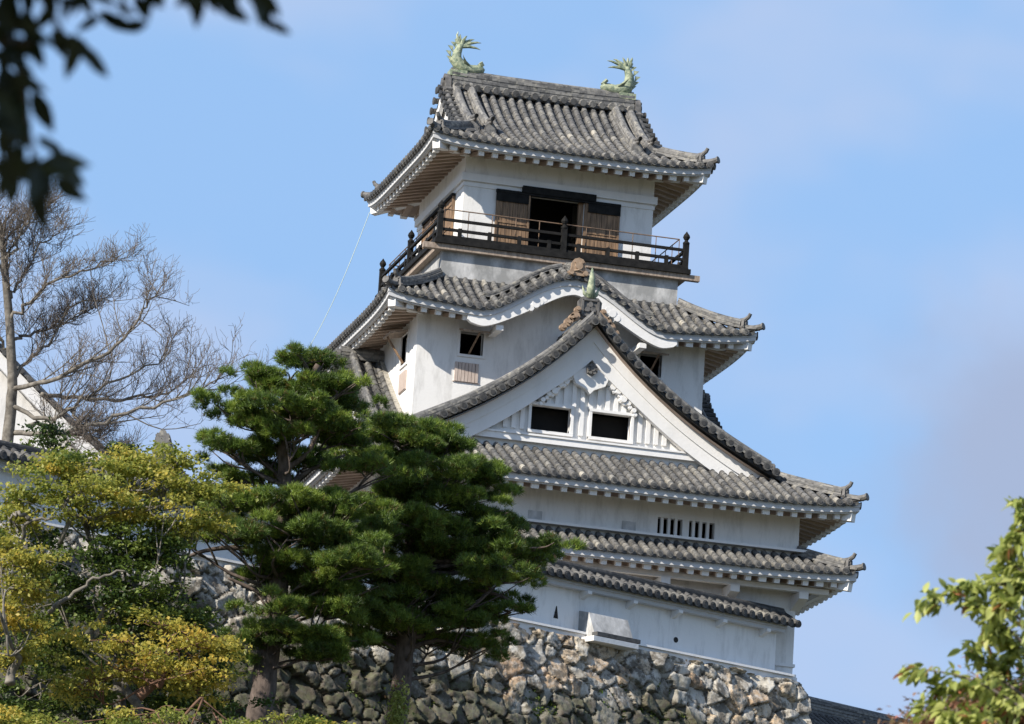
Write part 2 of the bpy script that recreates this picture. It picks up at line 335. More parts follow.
# ------------------------------------------------------------------ tiled roof building blocks
PITCHW = .275
class Surf:
    """one roof face: u runs along the eave, d from the eave up the slope"""
    def __init__(s, org, ux, dx, zf, L, run, up=.15, pw=5, extra=None, tail=1.0):
        s.o = np.array(org, float); s.ux = np.array(ux, float); s.dx = np.array(dx, float); s.zf = zf; s.L = L; s.run = run; s.up = up; s.pw = pw; s.extra = extra
    def z(s, u, d):
        k = max(0., 1-d/2.2); z = s.zf(d)+s.up*min(1.3, abs(u)/s.L)**s.pw*k*k
        if s.extra: z = s.extra(u, d, z)
        return z
    def p(s, u, d, dz=0.):
        q = s.o+s.ux*u+s.dx*d; return np.array([q[0], q[1], s.z(u, d)+dz])
ARC = [(math.cos(a), math.sin(a)) for a in np.linspace(-.5, math.pi+.5, 9)]
def tile_face(mb, sf, dmax, u0, u1, dmin=None, seg=.27, r=.082, end=True, sheet=True):
    n = max(1, round((u1-u0)/PITCHW)); w = (u1-u0)/n
    dmin = dmin or (lambda u: 0.)
    for i in range(n+1):
        u = u0+w*i
        # round row
        a, b = dmin(u), dmax(u)
        if b-a > .08 and i < n+1:
            ns = max(1, round((b-a)/seg)); base = random.uniform(-.10, .10)
            for j in range(ns):
                d0, d1 = a+(b-a)*j/ns-(.03 if j else .05), a+(b-a)*(j+1)/ns
                p0, p1 = sf.p(u, max(d0, -.05)), sf.p(u, d1); dr = p1-p0; dr /= np.linalg.norm(dr); nn = np.cross(sf.ux, dr); nn *= np.sign(nn[2])
                jx = random.uniform(-.007, .007)
                ring = [p0+sf.ux*(c*r*1.03+jx)+nn*(q*r*1.12+.045) for c, q in ARC]+[p1+sf.ux*(c*r*.98+jx)+nn*(q*r*1.04+.036) for c, q in ARC]
                k = len(ARC); tt = .52+base+random.gauss(0, .11)+(.25*(random.random() < .08))
                if j == 0 and end: tt += .20*random.random()
                fs = [(q, q+1, k+q+1, k+q) for q in range(k-1)]+[tuple(range(k-1, -1, -1))]
                mb.add(ring, fs, tt)
            if end and a < .01:
                p0 = sf.p(u, 0); mb.disc(p0+np.array([0, 0, .035])-sf.dx*.10, sf.dx, r*1.15, .06, 10, random.uniform(.3, .62))
                mb.disc(p0+np.array([0, 0, .035])-sf.dx*.112, sf.dx, r*.66, .012, 8, random.uniform(.15, .35))
        # pan tiles, tinted darker to paint the shade of the troughs
        if i < n:
            um = u+w/2; a, b = dmin(um), dmax(um)
            if b-a > .05:
                ns = max(1, round((b-a)/seg))
                for j in range(ns):
                    d0, d1 = a+(b-a)*j/ns-.01, a+(b-a)*(j+1)/ns; t0 = .16+random.gauss(0, .08)
                    V = [sf.p(u+.02, d0, .045), sf.p(um, d0, .02), sf.p(u+w-.02, d0, .045), sf.p(u+.02, d1, .015), sf.p(um, d1, -.015), sf.p(u+w-.02, d1, .015),
                         sf.p(u+.02, d0, -.01), sf.p(um, d0, -.05), sf.p(u+w-.02, d0, -.01)]
                    mb.add(V, [(0, 1, 4, 3), (1, 2, 5, 4), (6, 7, 1, 0), (7, 8, 2, 1)], t0)
                if end and a < .01:   # hanging lip of the eave pan
                    q0 = [sf.p(u+w*f, -.04, -.005-.055*math.sin(math.pi*f)) for f in (0, .25, .5, .75, 1)]
                    mb.prism(q0+[x+np.array([0, 0, .085]) for x in q0[::-1]], sf.dx*.04, .3)
def layers(w, h, n, capr=.09):
    """stacked ridge section with stepped noshi courses and a round cap"""
    pr = []; 
    for i in range(n):
        z0, z1 = h*i/n, h*(i+1)/n; ww = w/2*(1-.25*i/n); pr += [(ww, z0), (ww, z0+(z1-z0)*.55), (ww-.03, z0+(z1-z0)*.6), (ww-.03, z1)]
    cap = [(capr*math.cos(a), h+capr*math.sin(a)) for a in np.linspace(0, math.pi, 6)]
    return pr+cap+[(-a, b) for a, b in pr[::-1]]
def ridge_run(mb, pts, side, w=.34, h=.34, n=3, t=.55, cap=.09):
    mb.sweep(pts, side, layers(w, h, n, cap), t, .22)
def goblin_tile(mb, c, nrm, s=.3, t=.3):
    """ridge-end tile: shield plate with brow, boss and scroll feet"""
    nrm = np.array(nrm, float); nrm /= np.linalg.norm(nrm); sx = np.cross([0, 0, 1], nrm); sx /= np.linalg.norm(sx); up = np.array([0, 0, 1.]); c = np.array(c, float)+nrm*.013
    out = [(-.62, -.1), (-.72, .12), (-.5, .3), (-.46, .75), (-.28, 1.02), (0, 1.12), (.28, 1.02), (.46, .75), (.5, .3), (.72, .12), (.62, -.1)]
    mb.prism([c+sx*a*s+up*b*s for a, b in out], nrm*s*.30, t)
    q = c+nrm*s*.27
    mb.disc(q+up*.55*s, nrm, .26*s, .16*s, 10, t+.15)
    for sg in (-1, 1):
        mb.disc(q+up*.08*s+sx*sg*.48*s, nrm, .17*s, .14*s, 8, t+.1); mb.disc(q+up*.82*s+sx*sg*.22*s, nrm, .10*s, .12*s, 8, t)
    mb.tube([q+up*(.2*s)+sx*(-.3*s), q+up*(.28*s)+nrm*.1*s, q+up*(.2*s)+sx*(.3*s)], .08*s, 6, t)
def hip_ridge(mb, p_top, p_eave, lift=.0, k=9, w=.30, h=.24):
    """ridge down a hip with ornament and two upturned round end tiles"""
    a = np.array(p_top, float); b = np.array(p_eave, float); d = (b-a); dh = d.copy(); dh[2] = 0; dh /= np.linalg.norm(dh); side = np.array([dh[1], -dh[0], 0])
    pts = HIPPTS(a, b) if callable(globals().get('HIPPTS')) else None
    return dh, side
def strip(mb, A, B, t=.5):
    n = len(A); mb.add(list(A)+list(B), [(i, i+1, n+i+1, n+i) for i in range(n-1)], t)
RAFT = [0]
def shade_shafts(o):     # white rafter ends; shafts painted with the brown of eave shade
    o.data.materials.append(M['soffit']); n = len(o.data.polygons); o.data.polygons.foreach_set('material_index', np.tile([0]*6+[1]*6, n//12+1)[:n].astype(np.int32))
def eave(keep_roof, sf, u0, u1, overhang, mat_f, skip=None, raft=True, stuff=None, slope=.22, gap=.385, nseg=40, drop=.0, beam=False, phase=.5):
    """white fascia boards, soffit and rafters under one eave; returns nothing"""
    us = np.linspace(u0, u1, nseg+1); L = sf.L
    fa = MB()
    prof = [(.02, -.005), (.02, -.10), (.04, -.105), (.035, -.215), (.09, -.22), (.09, -.25), (.17, -.25), (.17, -.03)]
    k = len(prof); V = []
    def cl(u, d): return max(-L+d, min(L-d, u)) if abs(u) > L-d else u
    for u in us:
        for d, dz in prof: V.append(sf.p(cl(u, d), 0, dz)+sf.dx*d)
    fs = [(i*k+j, (i+1)*k+j, (i+1)*k+(j+1) % k, i*k+(j+1) % k) for i in range(nseg) for j in range(k)]+[tuple(range(k)), tuple(nseg*k+j for j in range(k-1, -1, -1))]
    fa.add(V, fs); fa.build('fascia', mat_f, keep_roof)
    so_ = MB(); nd = 4
    rows = []
    for j in range(nd+1):
        d = .17+(overhang-.17+.02)*j/nd
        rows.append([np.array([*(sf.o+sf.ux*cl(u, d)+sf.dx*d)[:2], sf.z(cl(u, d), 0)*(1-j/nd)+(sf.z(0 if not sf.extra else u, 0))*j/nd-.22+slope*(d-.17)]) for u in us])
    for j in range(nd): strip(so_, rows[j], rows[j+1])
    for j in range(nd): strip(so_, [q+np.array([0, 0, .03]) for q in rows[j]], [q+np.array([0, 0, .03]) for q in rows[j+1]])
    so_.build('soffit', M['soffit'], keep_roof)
    if not raft: return
    n = int((u1-u0)/gap); x0 = (u0+u1)/2-gap*(n-1)/2
    for i in range(n):
        u = x0+gap*i
        if abs(u) > L-.35 or (skip and skip(u)): continue
        dend = min(overhang, max(.5, L-abs(u)+0.0)) if abs(u) > L-overhang else overhang
        z0 = sf.z(u, 0)-.25-.055; pA = sf.o+sf.ux*u+sf.dx*.20; pB = sf.o+sf.ux*u+sf.dx*dend
        A = np.array([pA[0], pA[1], z0+.0]); zi = sf.z(0 if not sf.extra else u, 0)-.22+slope*(dend-.17)-.08
        B = np.array([pB[0], pB[1], zi])
        big = (i % 4 == 1)
        tgt = stuff if (stuff is not None and RAFT[0] >= 100) or (stuff is not None and sf.hide) else MB()
        dv = (B-A)/np.linalg.norm(B-A); tgt.beam(A, A+dv*.17, .20 if big else .15, .135); tgt.beam(A+dv*.168, B, .18 if big else .125, .11)
        if tgt is not stuff: RAFT[0] += 1; ro_ = tgt.build('rafter', M['trim'], keep_roof); ro_.data.materials.append(M['soffit']); ro_.data.polygons.foreach_set('material_index', np.array([0]*6+[1]*6, np.int32))  # white end, shaft in the eave-shade brown

# ------------------------------------------------------------------ castle keep
keep = thing('castle_keep', (0, 0, BASEZ), 'white plastered Japanese castle keep with stacked grey tiled roofs', 'castle')
def wall_box(name, wx, wy, z0, z1, mat, holes=(), th=.25, top=True, label=None):
    """four plaster panels; holes = (face, a0, a1, z0, z1) with face in 'F','L'"""
    mb = MB()
    def panel(face):
        hs = [h[1:] for h in holes if h[0] == face]
        Lw = wx if face in 'FB' else wy
        def put(a0, a1, b0, b1):
            if a1-a0 < 1e-3 or b1-b0 < 1e-3: return
            if face == 'F': mb.box((a0, -wy, b0), (a1, -wy+th, b1))
            if face == 'B': mb.box((a0, wy-th, b0), (a1, wy, b1))
            if face == 'L': mb.box((-wx, a0, b0), (-wx+th, a1, b1))
            if face == 'R': mb.box((wx-th, a0, b0), (wx, a1, b1))
        lo, hi = (-Lw, Lw) if face in 'FB' else (-Lw+th, Lw-th)
        xs = sorted({lo, hi, *[h[0] for h in hs], *[h[1] for h in hs]})
        for a0, a1 in zip(xs[:-1], xs[1:]):
            cur = z0
            for h in sorted([h for h in hs if h[0] <= a0+1e-6 and h[1] >= a1-1e-6], key=lambda h: h[2]):
                put(a0, a1, cur, h[2]); cur = h[3]
            put(a0, a1, cur, z1)
    for f in 'FBLR': panel(f)
    o = mb.build(name, mat, keep, label)
    return o
# near-black floors and inner blocks paint the shade of the rooms
E2X, E2Y = 7.2, 9.35
W1X, W1Y = 5.9, 8.06
bars = [(1.92, 2.62), (2.80, 3.52)]
w1 = wall_box('wall', W1X, W1Y, BASEZ, 4.2, M['plaster'])
w2 = wall_box('wall', W1X, W1Y, 4.2, 6.1, M['plaster'], [('F', a, b, 4.60, 5.10) for a, b in bars])
w3 = wall_box('wall', 4.14, 4.14, 6.1, 11.35, M['plaster'], [('F', -2.92, -2.26, 9.86, 10.50), ('F', 2.25, 2.89, 9.86, 10.50), ('L', -3.1, -2.35, 9.7, 10.55), ('L', 2.3, 3.0, 9.8, 10.5)])
w4 = wall_box('wall', 3.44, 3.44, 11.3, 12.95, M['plaster_old'], label='grey streaked weathered plaster wall below the balcony')
w5 = wall_box('wall', 2.78, 2.78, 12.95, 16.4, M['plaster'], [('F', -.85, .74, 13.2, 15.02), ('L', -.85, .8, 13.2, 15.02)])
m = MB()
for z, a, b in ((6.1, 5.7, 7.8), (4.2, 5.7, 7.8), (11.3, 3.9, 3.9), (12.95, 3.2, 3.2), (9.0, 3.9, 3.9)): m.box((-a, -b, z-.05), (a, b, z+.05))
for z0, z1, a, b in ((4.3, 6.0, 2.5, 3), (9.1, 11.2, 1.2, 1.2), (13, 16.2, .9, .9)): m.box((-a, -b, z0), (a, b, z1))  # near-black blocks behind the openings stand in for unlit depth
m.build('floor', M['dark'], keep)
m = MB(); m.box((-5.98, -8.14, BASEZ), (5.98, 8.14, 1.22)); m.box((-5.95, -8.11, 1.42), (5.95, 8.11, 1.50)); m.build('plinth', M['trim'], keep)
# white ledge where the lowest roof meets the wall
def ring(mb, a, b, z0, z1, w):
    mb.box((-a-w, -b-w, z0), (a+w, -b, z1)); mb.box((-a-w, b, z0), (a+w, b+w, z1)); mb.box((-a-w, -b, z0), (-a, b, z1)); mb.box((a, -b, z0), (a+w, b, z1))

def corner_parts(roof, zf, ex, ey, up, dtop, ang_fix=None, fronts=((-1, -1), (1, -1), (-1, 1), (1, 1)), hipend=None, sf_z=None, over=1.2, zf0=None):
    for sx_, sy_ in fronts:
        hb = MB(); pts = []; n = 10
        dh = np.array([sx_, sy_, 0])/math.sqrt(2); side = np.array([dh[1], -dh[0], 0])
        for i in range(n+1):
            d = dtop*(1-i/n); e = i/n
            z = zf(d)+up*max(0, 1-d/2.2)**2*1.0
            pts.append(np.array([sx_*(ex-d), sy_*(ey-d), z+.04+.06*max(0, e-.72)**2*8]))
        cut = int(n*.84)
        ridge_run(hb, pts[:cut+1], side, .30, .20, 2, .55, .08)
        ridge_run(hb, pts[cut-1:], side, .22, .05, 1, .5, .08)
        hb.build('hip_ridge', M['ridge'], roof)
        ob = MB(); q = pts[cut]+dh*.02
        goblin_tile(ob, q+np.array([0, 0, -.02]), dh, .27, .25)
        tip = pts[-1]
        ob.tube([q+np.array([0, 0, .22])-dh*.12, q+dh*.06+np.array([0, 0, .25]), q+dh*.18+np.array([0, 0, .33]), q+dh*.23+np.array([0, 0, .42])], [.075, .07, .06, .05], 8, .3)
        ob.tube([tip-dh*.25+np.array([0, 0, .05]), tip-dh*.05+np.array([0, 0, .06]), tip+dh*.13+np.array([0, 0, .09])], [.09, .09, .085], 8, .4)
        ob.disc(tip+dh*.13+np.array([0, 0, .09]), dh+np.array([0, 0, .2]), .105, .04, 10, .35)
        ob.build('ridge_end_ornament', M['crest'], roof)
        cb = MB(); zc = zf0+up
        c0 = np.array([sx_*(ex-over-.05), sy_*(ey-over-.05), zc-.26-up+.22*over]); c1 = np.array([sx_*(ex-.16), sy_*(ey-.16), zc-.37])
        cb.beam(c0, c1, .24, .24); cb.build('corner_beam', M['trim'], roof)
def prof_fn(xs, zs):
    xs = np.array(xs); zs = np.array(zs)
    def f(d):
        if d < 0: return zs[0]+(zs[1]-zs[0])/(xs[1]-xs[0])*d
        return float(np.interp(d, xs, zs))
    return f
def smooth_prof(xs, zs):
    c = np.polyfit(xs, zs, 3); return lambda d: float(np.polyval(c, d))

# --- first (lowest) skirt roof
def skirt(zf, ex, ey, ix_, iy_, run, up, extraF=None, mat=None, skipF=None, over=1.25, gap=.385, label=None):
    tb = MB(); faces = []
    for nm, org, ux, dx, L in (('F', (0, -ey, 0), (1, 0, 0), (0, 1, 0), ex), ('B', (0, ey, 0), (-1, 0, 0), (0, -1, 0), ex), ('L', (-ex, 0, 0), (0, -1, 0), (1, 0, 0), ey), ('R', (ex, 0, 0), (0, 1, 0), (-1, 0, 0), ey)):
        sf = Surf(org, ux, dx, zf, L, run, up, 5, extraF if nm == 'F' else None); sf.hide = nm in 'BR'; faces.append((nm, sf))
        tile_face(tb, sf, (lambda u, L=L: min(run, L-abs(u)-.02)), -L+.10, L-.10)
    roof = tb.build('roof', mat or M['tile'], keep, label)
    st = MB()
    for nm, sf in faces:
        eave(roof, sf, -sf.L, sf.L, over, M['fascia'], skip=skipF if nm == 'F' else None, stuff=st, gap=gap, nseg=60 if sf.extra else 30)
    if st.v: shade_shafts(tag(st.build('rafters', M['trim'], roof), kind='stuff'))
    return roof, dict(faces)

# --- top roof first so that its rafters are counted as parts
zt = smooth_prof([0, 1.1, 2.3, 3.2, 4.09], [16.02, 16.52, 17.22, 17.88, 18.66])
ET = 4.09; GX = 2.95
tb = MB(); topf = {}
for nm, org, ux, dx in (('F', (0, -ET, 0), (1, 0, 0), (0, 1, 0)), ('B', (0, ET, 0), (-1, 0, 0), (0, -1, 0)), ('L', (-ET, 0, 0), (0, -1, 0), (1, 0, 0)), ('R', (ET, 0, 0), (0, 1, 0), (-1, 0, 0))):
    sf = Surf(org, ux, dx, zt, ET, 1.15, .17, 5); sf.hide = nm in 'BR'; topf[nm] = sf
    if nm in 'FB': tile_face(tb, sf, lambda u: (ET-.03 if abs(u) < GX+.02 else min(ET, ET-abs(u)-.02)), -ET+.10, ET-.10)
    else: tile_face(tb, sf, lambda u: min(ET-GX+.1, ET-abs(u)-.02), -ET+.10, ET-.10)
roof_t = tb.build('roof', M['tile'], keep, 'topmost grey tiled hip and gable roof with bronze fish on its ridge')
st = MB()
for nm, sf in topf.items(): eave(roof_t, sf, -ET, ET, 1.30, M['fascia'], stuff=st, gap=.40, nseg=30)
shade_shafts(tag(st.build('rafters', M['trim'], roof_t), kind='stuff'))
corner_parts(roof_t, zt, ET, ET, .17, 1.55, zf0=16.02, over=1.3)
# gables at both ends of the top roof, descending ribs, verge tiles
for sg in (-1, 1):
    gb = MB(); pf = [(sg*(GX-.25), -ET+d, zt(d)-.05) for d in np.linspace(1.35, ET, 12)]; pb = [(x, -y, z) for x, y, z in pf[::-1]]
    gb.prism(pf+pb[1:]+[(sg*(GX-.25), 2.6, 16.4), (sg*(GX-.25), -2.6, 16.4)], (sg*.06, 0, 0)); gb.build('gable', M['plaster'], roof_t)
    for ys in (-1, 1):
        bb = MB()
        q = [np.array([sg*(GX+.02), ys*(-ET+d), zt(d)]) for d in np.linspace(1.0, ET, 14)]
        V = [x+np.array([0, 0, -.03]) for x in q]; Wd = [x+np.array([0, 0, -.36]) for x in q]
        for i in range(13):
            bb.hexa([Wd[i], Wd[i+1], Wd[i+1]+[-sg*.12, 0, 0], Wd[i]+[-sg*.12, 0, 0], V[i], V[i+1], V[i+1]+[-sg*.12, 0, 0], V[i]+[-sg*.12, 0, 0]])
        bb.build('barge_board', M['trim'], roof_t)
    for ys in (-1, 1):
        vb = MB()
        for d in np.arange(1.0, ET-.05, .27):       # verge tiles laid across, round ends facing out
            zc = zt(d)+.06; y = ys*(-ET+d)
            vb.tube([(sg*(GX-.28), y, zc+.05), (sg*(GX+.13), y, zc)], .085, 8, random.uniform(.25, .6)); vb.disc((sg*(GX+.13), y, zc), (sg, 0, 0), .11, .05, 10, random.uniform(.2, .5))
        vb.build('verge_tiles', M['tile_dark'], roof_t)
        for xo, hh, dlo in ((GX-.33, .22, 1.25), (GX-.78, .26, 1.12)):
            rb = MB(); gt = MB()
            pts = [np.array([sg*xo, ys*(-ET+d), zt(d)+.05]) for d in np.linspace(dlo, ET-.05, 14)]
            ridge_run(rb, pts, np.array([1, 0, 0]), .30, hh, 2, .62, .10)
            goblin_tile(gt, pts[0]+np.array([0, 0, -.03]), (0, ys*-1 if ys == 1 else -1, 0) if ys < 0 else (0, 1, 0), .34, .22)
            gt.tube([pts[0]+np.array([0, 0, .36]), pts[0]+np.array([0, -.22*ys*1.0 if ys > 0 else -.22, .40]), pts[0]+np.array([0, (.38 if ys > 0 else -.38), .50])], .07, 8, .25)
            rb.build('descending_ridge', M['ridge'], roof_t); gt.build('ridge_end_ornament', M['crest'], roof_t)
# main ridge
rb = MB(); pts = [np.array([x, 0, 18.60+.05*(abs(x)/2.7)**3]) for x in np.linspace(-2.75, 2.75, 24)]
rb.sweep(pts, np.array([0, 1, 0]), layers(.50, .56, 4, .11), .55, .25)
for x in np.arange(-2.6, 2.65, .29):     # wave course along the ridge foot
    for ys in (-1, 1): rb.tube([(x, ys*.18, 18.74), (x, ys*.38, 18.68)], .10, 8, random.uniform(.3, .75))
rb.build('ridge', M['ridge'], roof_t)
for sg in (-1, 1): gt = MB(); goblin_tile(gt, (sg*2.76, 0, 18.50), (sg, 0, 0), .55, .22); gt.build('ridge_end_ornament', M['crest'], roof_t)
def fish(sg):
    b = MB(); x0 = sg*2.55; z0 = 19.20
    path = [(-.78, .12), (-.70, .15), (-.58, .14), (-.38, .11), (-.18, .13), (-.01, .24), (.07, .42), (.05, .60), (-.01, .76), (-.06, .86)]
    rad = [.07, .13, .15, .16, .19, .20, .165, .13, .10, .075]
    b.tube([(x0+sg*a, 0, z0+q) for a, q in path], rad, 10)
    f = b.build('fish_ornament', M['bronze'], keep, 'left verdigris bronze fish on the top ridge' if sg < 0 else 'right verdigris bronze fish on the top ridge', smooth=True)
    t = MB(); q = np.array([x0+sg*-.03, 0, z0+.78])
    for a, l, yy in ((-62, .60, .0), (-44, .50, .12), (-20, .40, -.12), (4, .40, .10), (22, .46, -.05), (38, .36, 0), (-82, .50, -.1)):
        d = np.array([sg*math.sin(R(a)), yy, math.cos(R(a))]); w = np.array([sg*math.cos(R(a)), 0, -math.sin(R(a))])
        bend = np.array([-sg*.10*abs(math.sin(R(a))), 0, -.10*abs(math.sin(R(a)))])
        t.tube([q, q+d*l*.5, q+d*l*.85+bend*.5, q+d*l+bend], [.06, .055, .03, .006], 6)
    t.build('tail_fin', M['bronze'], f)
    for i, (a, qz) in enumerate([(.14, .22), (.22, .36), (.25, .52), (.20, .68), (.12, .80)]):   # dorsal spines
        p = np.array([x0+sg*(a-.02), 0, z0+qz]); t = MB(); t.add([p+[0, -.03, -.08], p+[0, .03, -.08], p+[0, 0, .10], p+[sg*.17, 0, .10]], [(0, 1, 3), (1, 2, 3), (2, 0, 3), (0, 2, 1)]); t.build('spine', M['bronze'], f)
    for ys in (-1, 1):
        t = MB()
        for i in range(3):
            p = np.array([x0+sg*(-.35+.05*i), ys*.14, z0+.16]); t.add([p, p+[sg*.10, 0, .04], p+[sg*.22, ys*(.16+.05*i), .16+.06*i], p+[sg*.02, ys*.02, .06]], [(0, 1, 2), (1, 3, 2), (3, 0, 2), (0, 3, 1)])
        t.build('fin', M['bronze'], f)
        t = MB(); t.tube([(x0-sg*.72, ys*.08, z0+.26), (x0-sg*.64, ys*.12, z0+.36)], .06, 6); t.build('eye', M['bronze'], f)
    p = MB(); p.box((x0-.26, -.20, z0-.16), (x0+.24, .20, z0+.02)); p.build('base', M['bronze'], f)
for sg in (-1, 1): fish(sg)
m = MB(); m.tube([(-2.62, 0, 20.0), (-2.62, 0, 20.42)], .018, 6); m.build('lightning_rod', M['cable'], keep)

# --- third roof with the undulating gable
zm = smooth_prof([0, .6, 1.2, 1.86], [10.97, 11.28, 11.65, 12.12])
EM = 5.3
def kara(u): u = abs(u)*.96; return 1.26*(.5*(1+math.cos(math.pi*u/2.6)))**.92-.04 if u < 2.6 else -.04*max(0, 1-(u-2.6)/.8)
def kx(u, d, z):
    k = kara(u); a = 10.97+k*.94+.50*min(d, .75)+.06*max(0, d-.75)
    return max(z+min(0, k), a) if abs(u) < 2.6 else z+k*max(0, 1-d)
roof_m, mf = skirt(zm, EM, EM, 3.44, 3.44, 1.86, .24, kx, skipF=lambda u: abs(u) < 3.0, over=1.18, gap=.40, label='tiled roof with undulating curved gable below the balcony')
corner_parts(roof_m, zm, EM, EM, .24, 1.80, zf0=10.97, over=1.18)
m = MB()   # plaster filling under the curved gable
us = np.linspace(-2.6, 2.6, 41)
m.prism([(u, -4.13, 10.97+kara(u)-.10) for u in us]+[(2.6, -4.13, 10.6), (-2.6, -4.13, 10.6)], (0, .1, 0)); m.build('arch_panel', M['plaster'], roof_m)
m = MB()   # broad curved barge board
A0 = []
for u in np.linspace(-3.0, 3.0, 61):
    t = abs(u)/3.0; th = .30+.16*math.exp(-((abs(u)-.9)/.8)**2)-.10*max(0, t-.85)/.15
    z = 10.97+kara(u)-.21; A0.append(((u, z), (u, z-th*.92*(1 if t < .97 else .7))))
for i in range(60):
    (u0, a0), (_, b0) = A0[i]; (u1, a1), (_, b1) = A0[i+1]
    m.hexa([(u0, -5.22, b0), (u1, -5.22, b1), (u1, -5.06, b1), (u0, -5.06, b0), (u0, -5.22, a0), (u1, -5.22, a1), (u1, -5.06, a1), (u0, -5.06, a0)])
m.build('barge_board', M['trim'], roof_m)
for sg in (-1, 1):   # bracket arm below each foot, cloud scroll at each shoulder of the arch
    m = MB(); m.box((sg*1.95, -5.12, 10.42), (sg*2.15, -4.2, 10.56)); m.build('bracket', M['trim'], roof_m)
    m = MB()
    for (a, z, r_) in ((1.10, 11.26, .14), (.98, 11.34, .12), (1.24, 11.14, .12), (.86, 11.42, .10)): m.tube([(sg*a, -5.18-r_*.45, z), (sg*a, -5.10, z)], [r_*.8, r_], 10)
    m.build('scroll', M['trim'], roof_m)
rb = MB(); gt = MB()
ridge_run(rb, [np.array([0, y, 12.22+.36*min(1, max(0, (y+5.25)/.75))]) for y in (-5.25, -4.8, -4.2, -3.46)], np.array([1, 0, 0]), .34, .16, 2, .5, .09)
rb.build('ridge', M['ridge'], roof_m)
for sg in (-1, 1):   # curved rib that follows the arch along the wall side
    pts = [np.array([u, -4.50, max(zm(.8), 10.97+kara(u)*.94+.50*.75)+.05]) for u in np.linspace(sg*.25, sg*2.45, 16)]
    rb = MB(); rb.sweep(pts, np.array([0, 1, 0]), layers(.26, .12, 2, .06), .45, .2); rb.build('ridge', M['ridge'], roof_m)
goblin_tile(gt, (0, -5.30, 12.20), (0, -1, 0), .42, .5); gt.build('ridge_end_ornament', M['tan_tile'], roof_m)
m = MB(); ring(m, 3.44, 3.44, 12.02, 12.16, .10); m.build('ledge', M['tile_dark'], roof_m)

# --- main irimoya roof: front and back skirts, steep side slopes, big front gable
z2 = smooth_prof([0, 1.2, 2.2, 3.2, 4.2, 5.2, 6.2, 7.2], [5.62, 6.24, 6.74, 7.20, 7.74, 8.46, 9.32, 10.30])
GY, RY, RUN2 = 7.18, 7.74, 2.20
tb = MB(); f2 = {}
for nm, org, ux, dx, L in (('F', (0, -E2Y, 0), (1, 0, 0), (0, 1, 0), E2X), ('B', (0, E2Y, 0), (-1, 0, 0), (0, -1, 0), E2X), ('L', (-E2X, 0, 0), (0, -1, 0), (1, 0, 0), E2Y), ('R', (E2X, 0, 0), (0, 1, 0), (-1, 0, 0), E2Y)):
    sf = Surf(org, ux, dx, z2, L, 2.0, .20, 6); sf.hide = nm in 'BR'; f2[nm] = sf
    if nm in 'FB': tile_face(tb, sf, lambda u: min(RUN2, E2X-abs(u)-.02), -L+.10, L-.10)
    else: tile_face(tb, sf, lambda u: (E2X-.03 if abs(u) < RY-.1 else min(E2X, E2Y-abs(u)-.02)) if abs(u) > 4.3 else (E2X-4.14-.02), -L+.10, L-.10)
roof2 = tb.build('roof', M['tile'], keep, 'broad tiled roof carrying the large triangular front gable')
st = MB()
for nm, sf in f2.items(): eave(roof2, sf, -sf.L, sf.L, 1.30, M['fascia'], stuff=st, gap=.40, nseg=40)
shade_shafts(tag(st.build('rafters', M['trim'], roof2), kind='stuff'))
corner_parts(roof2, z2, E2X, E2Y, .20, 2.0, zf0=5.62, over=1.3)
# under-sheet of the side slopes so the gable overhang is closed below
for sg in (-1, 1):
    m = MB()
    A = [(sg*(E2X-d), -RY+.02, z2(d)-.10) for d in np.linspace(1.5, E2X, 16)]; B = [(sg*(E2X-d), -4.2, z2(d)-.10) for d in np.linspace(1.5, E2X, 16)]
    strip(m, A, B); m.build('soffit', M['soffit'], roof2)
    m = MB(); strip(m, [(x, -y, z) for x, y, z in A], [(x, -y, z) for x, y, z in B]); m.build('soffit', M['soffit'], roof2)
# gable
gable = MB()
gz0 = 7.02
def zr(x): return z2(E2X-abs(x))
wins = [(-1.55, -.45), (.14, 1.24)]
yw = -GY
xs = np.linspace(-4.9, 4.9, 99)
def colpanel(x0, x1, a, bfun):
    b0, b1 = bfun(x0), bfun(x1)
    if min(b0, b1) <= a: b0 = max(b0, a+.01); b1 = max(b1, a+.01)
    gable.hexa([(x0, yw, a), (x1, yw, a), (x1, yw+.18, a), (x0, yw+.18, a), (x0, yw, b0), (x1, yw, b1), (x1, yw+.18, b1), (x0, yw+.18, b0)])
edges = sorted(set(list(np.round(xs, 3))+[v for w in wins for v in w]))
for x0, x1 in zip(edges[:-1], edges[1:]):
    mid = (x0+x1)/2; top = lambda x: zr(x)-.45
    if any(a <= mid <= b for a, b in wins):
        colpanel(x0, x1, gz0-.3, lambda x: 7.26); colpanel(x0, x1, 7.96, top)
    else: colpanel(x0, x1, gz0-.3, top)
gab = gable.build('gable', M['plaster'], keep, 'large white triangular gable with two square window openings')
for x in np.arange(-3.9, 3.95, .235):     # vertical battens
    m = MB()
    if any(a-.1 < x < b+.1 for a, b in wins): 
        if zr(x)-.80 > 8.1: m.box((x-.06, yw-.07, 8.02), (x+.06, yw, zr(x)-.72)); m.build('batten', M['trim'], gab)
        continue
    if zr(x)-.80 > 7.35: m.box((x-.06, yw-.07, 7.25), (x+.06, yw, zr(x)-.72)); m.build('batten', M['trim'], gab)
for a, b in wins:
    m = MB(); m.box((a-.08, yw-.10, 7.19), (a, yw+.05, 8.0)); m.box((b, yw-.10, 7.19), (b+.08, yw+.05, 8.0)); m.box((a-.08, yw-.11, 7.95), (b+.08, yw+.05, 8.03)); m.box((a-.08, yw-.12, 7.18), (b+.08, yw+.05, 7.26))
    m.build('window', M['trim'], gab)
m = MB()
for a, b in wins: m.box((a-.1, yw+.6, 7.2), (b+.1, yw+.7, 8.0))  # near-black sheets behind the windows paint the shade inside
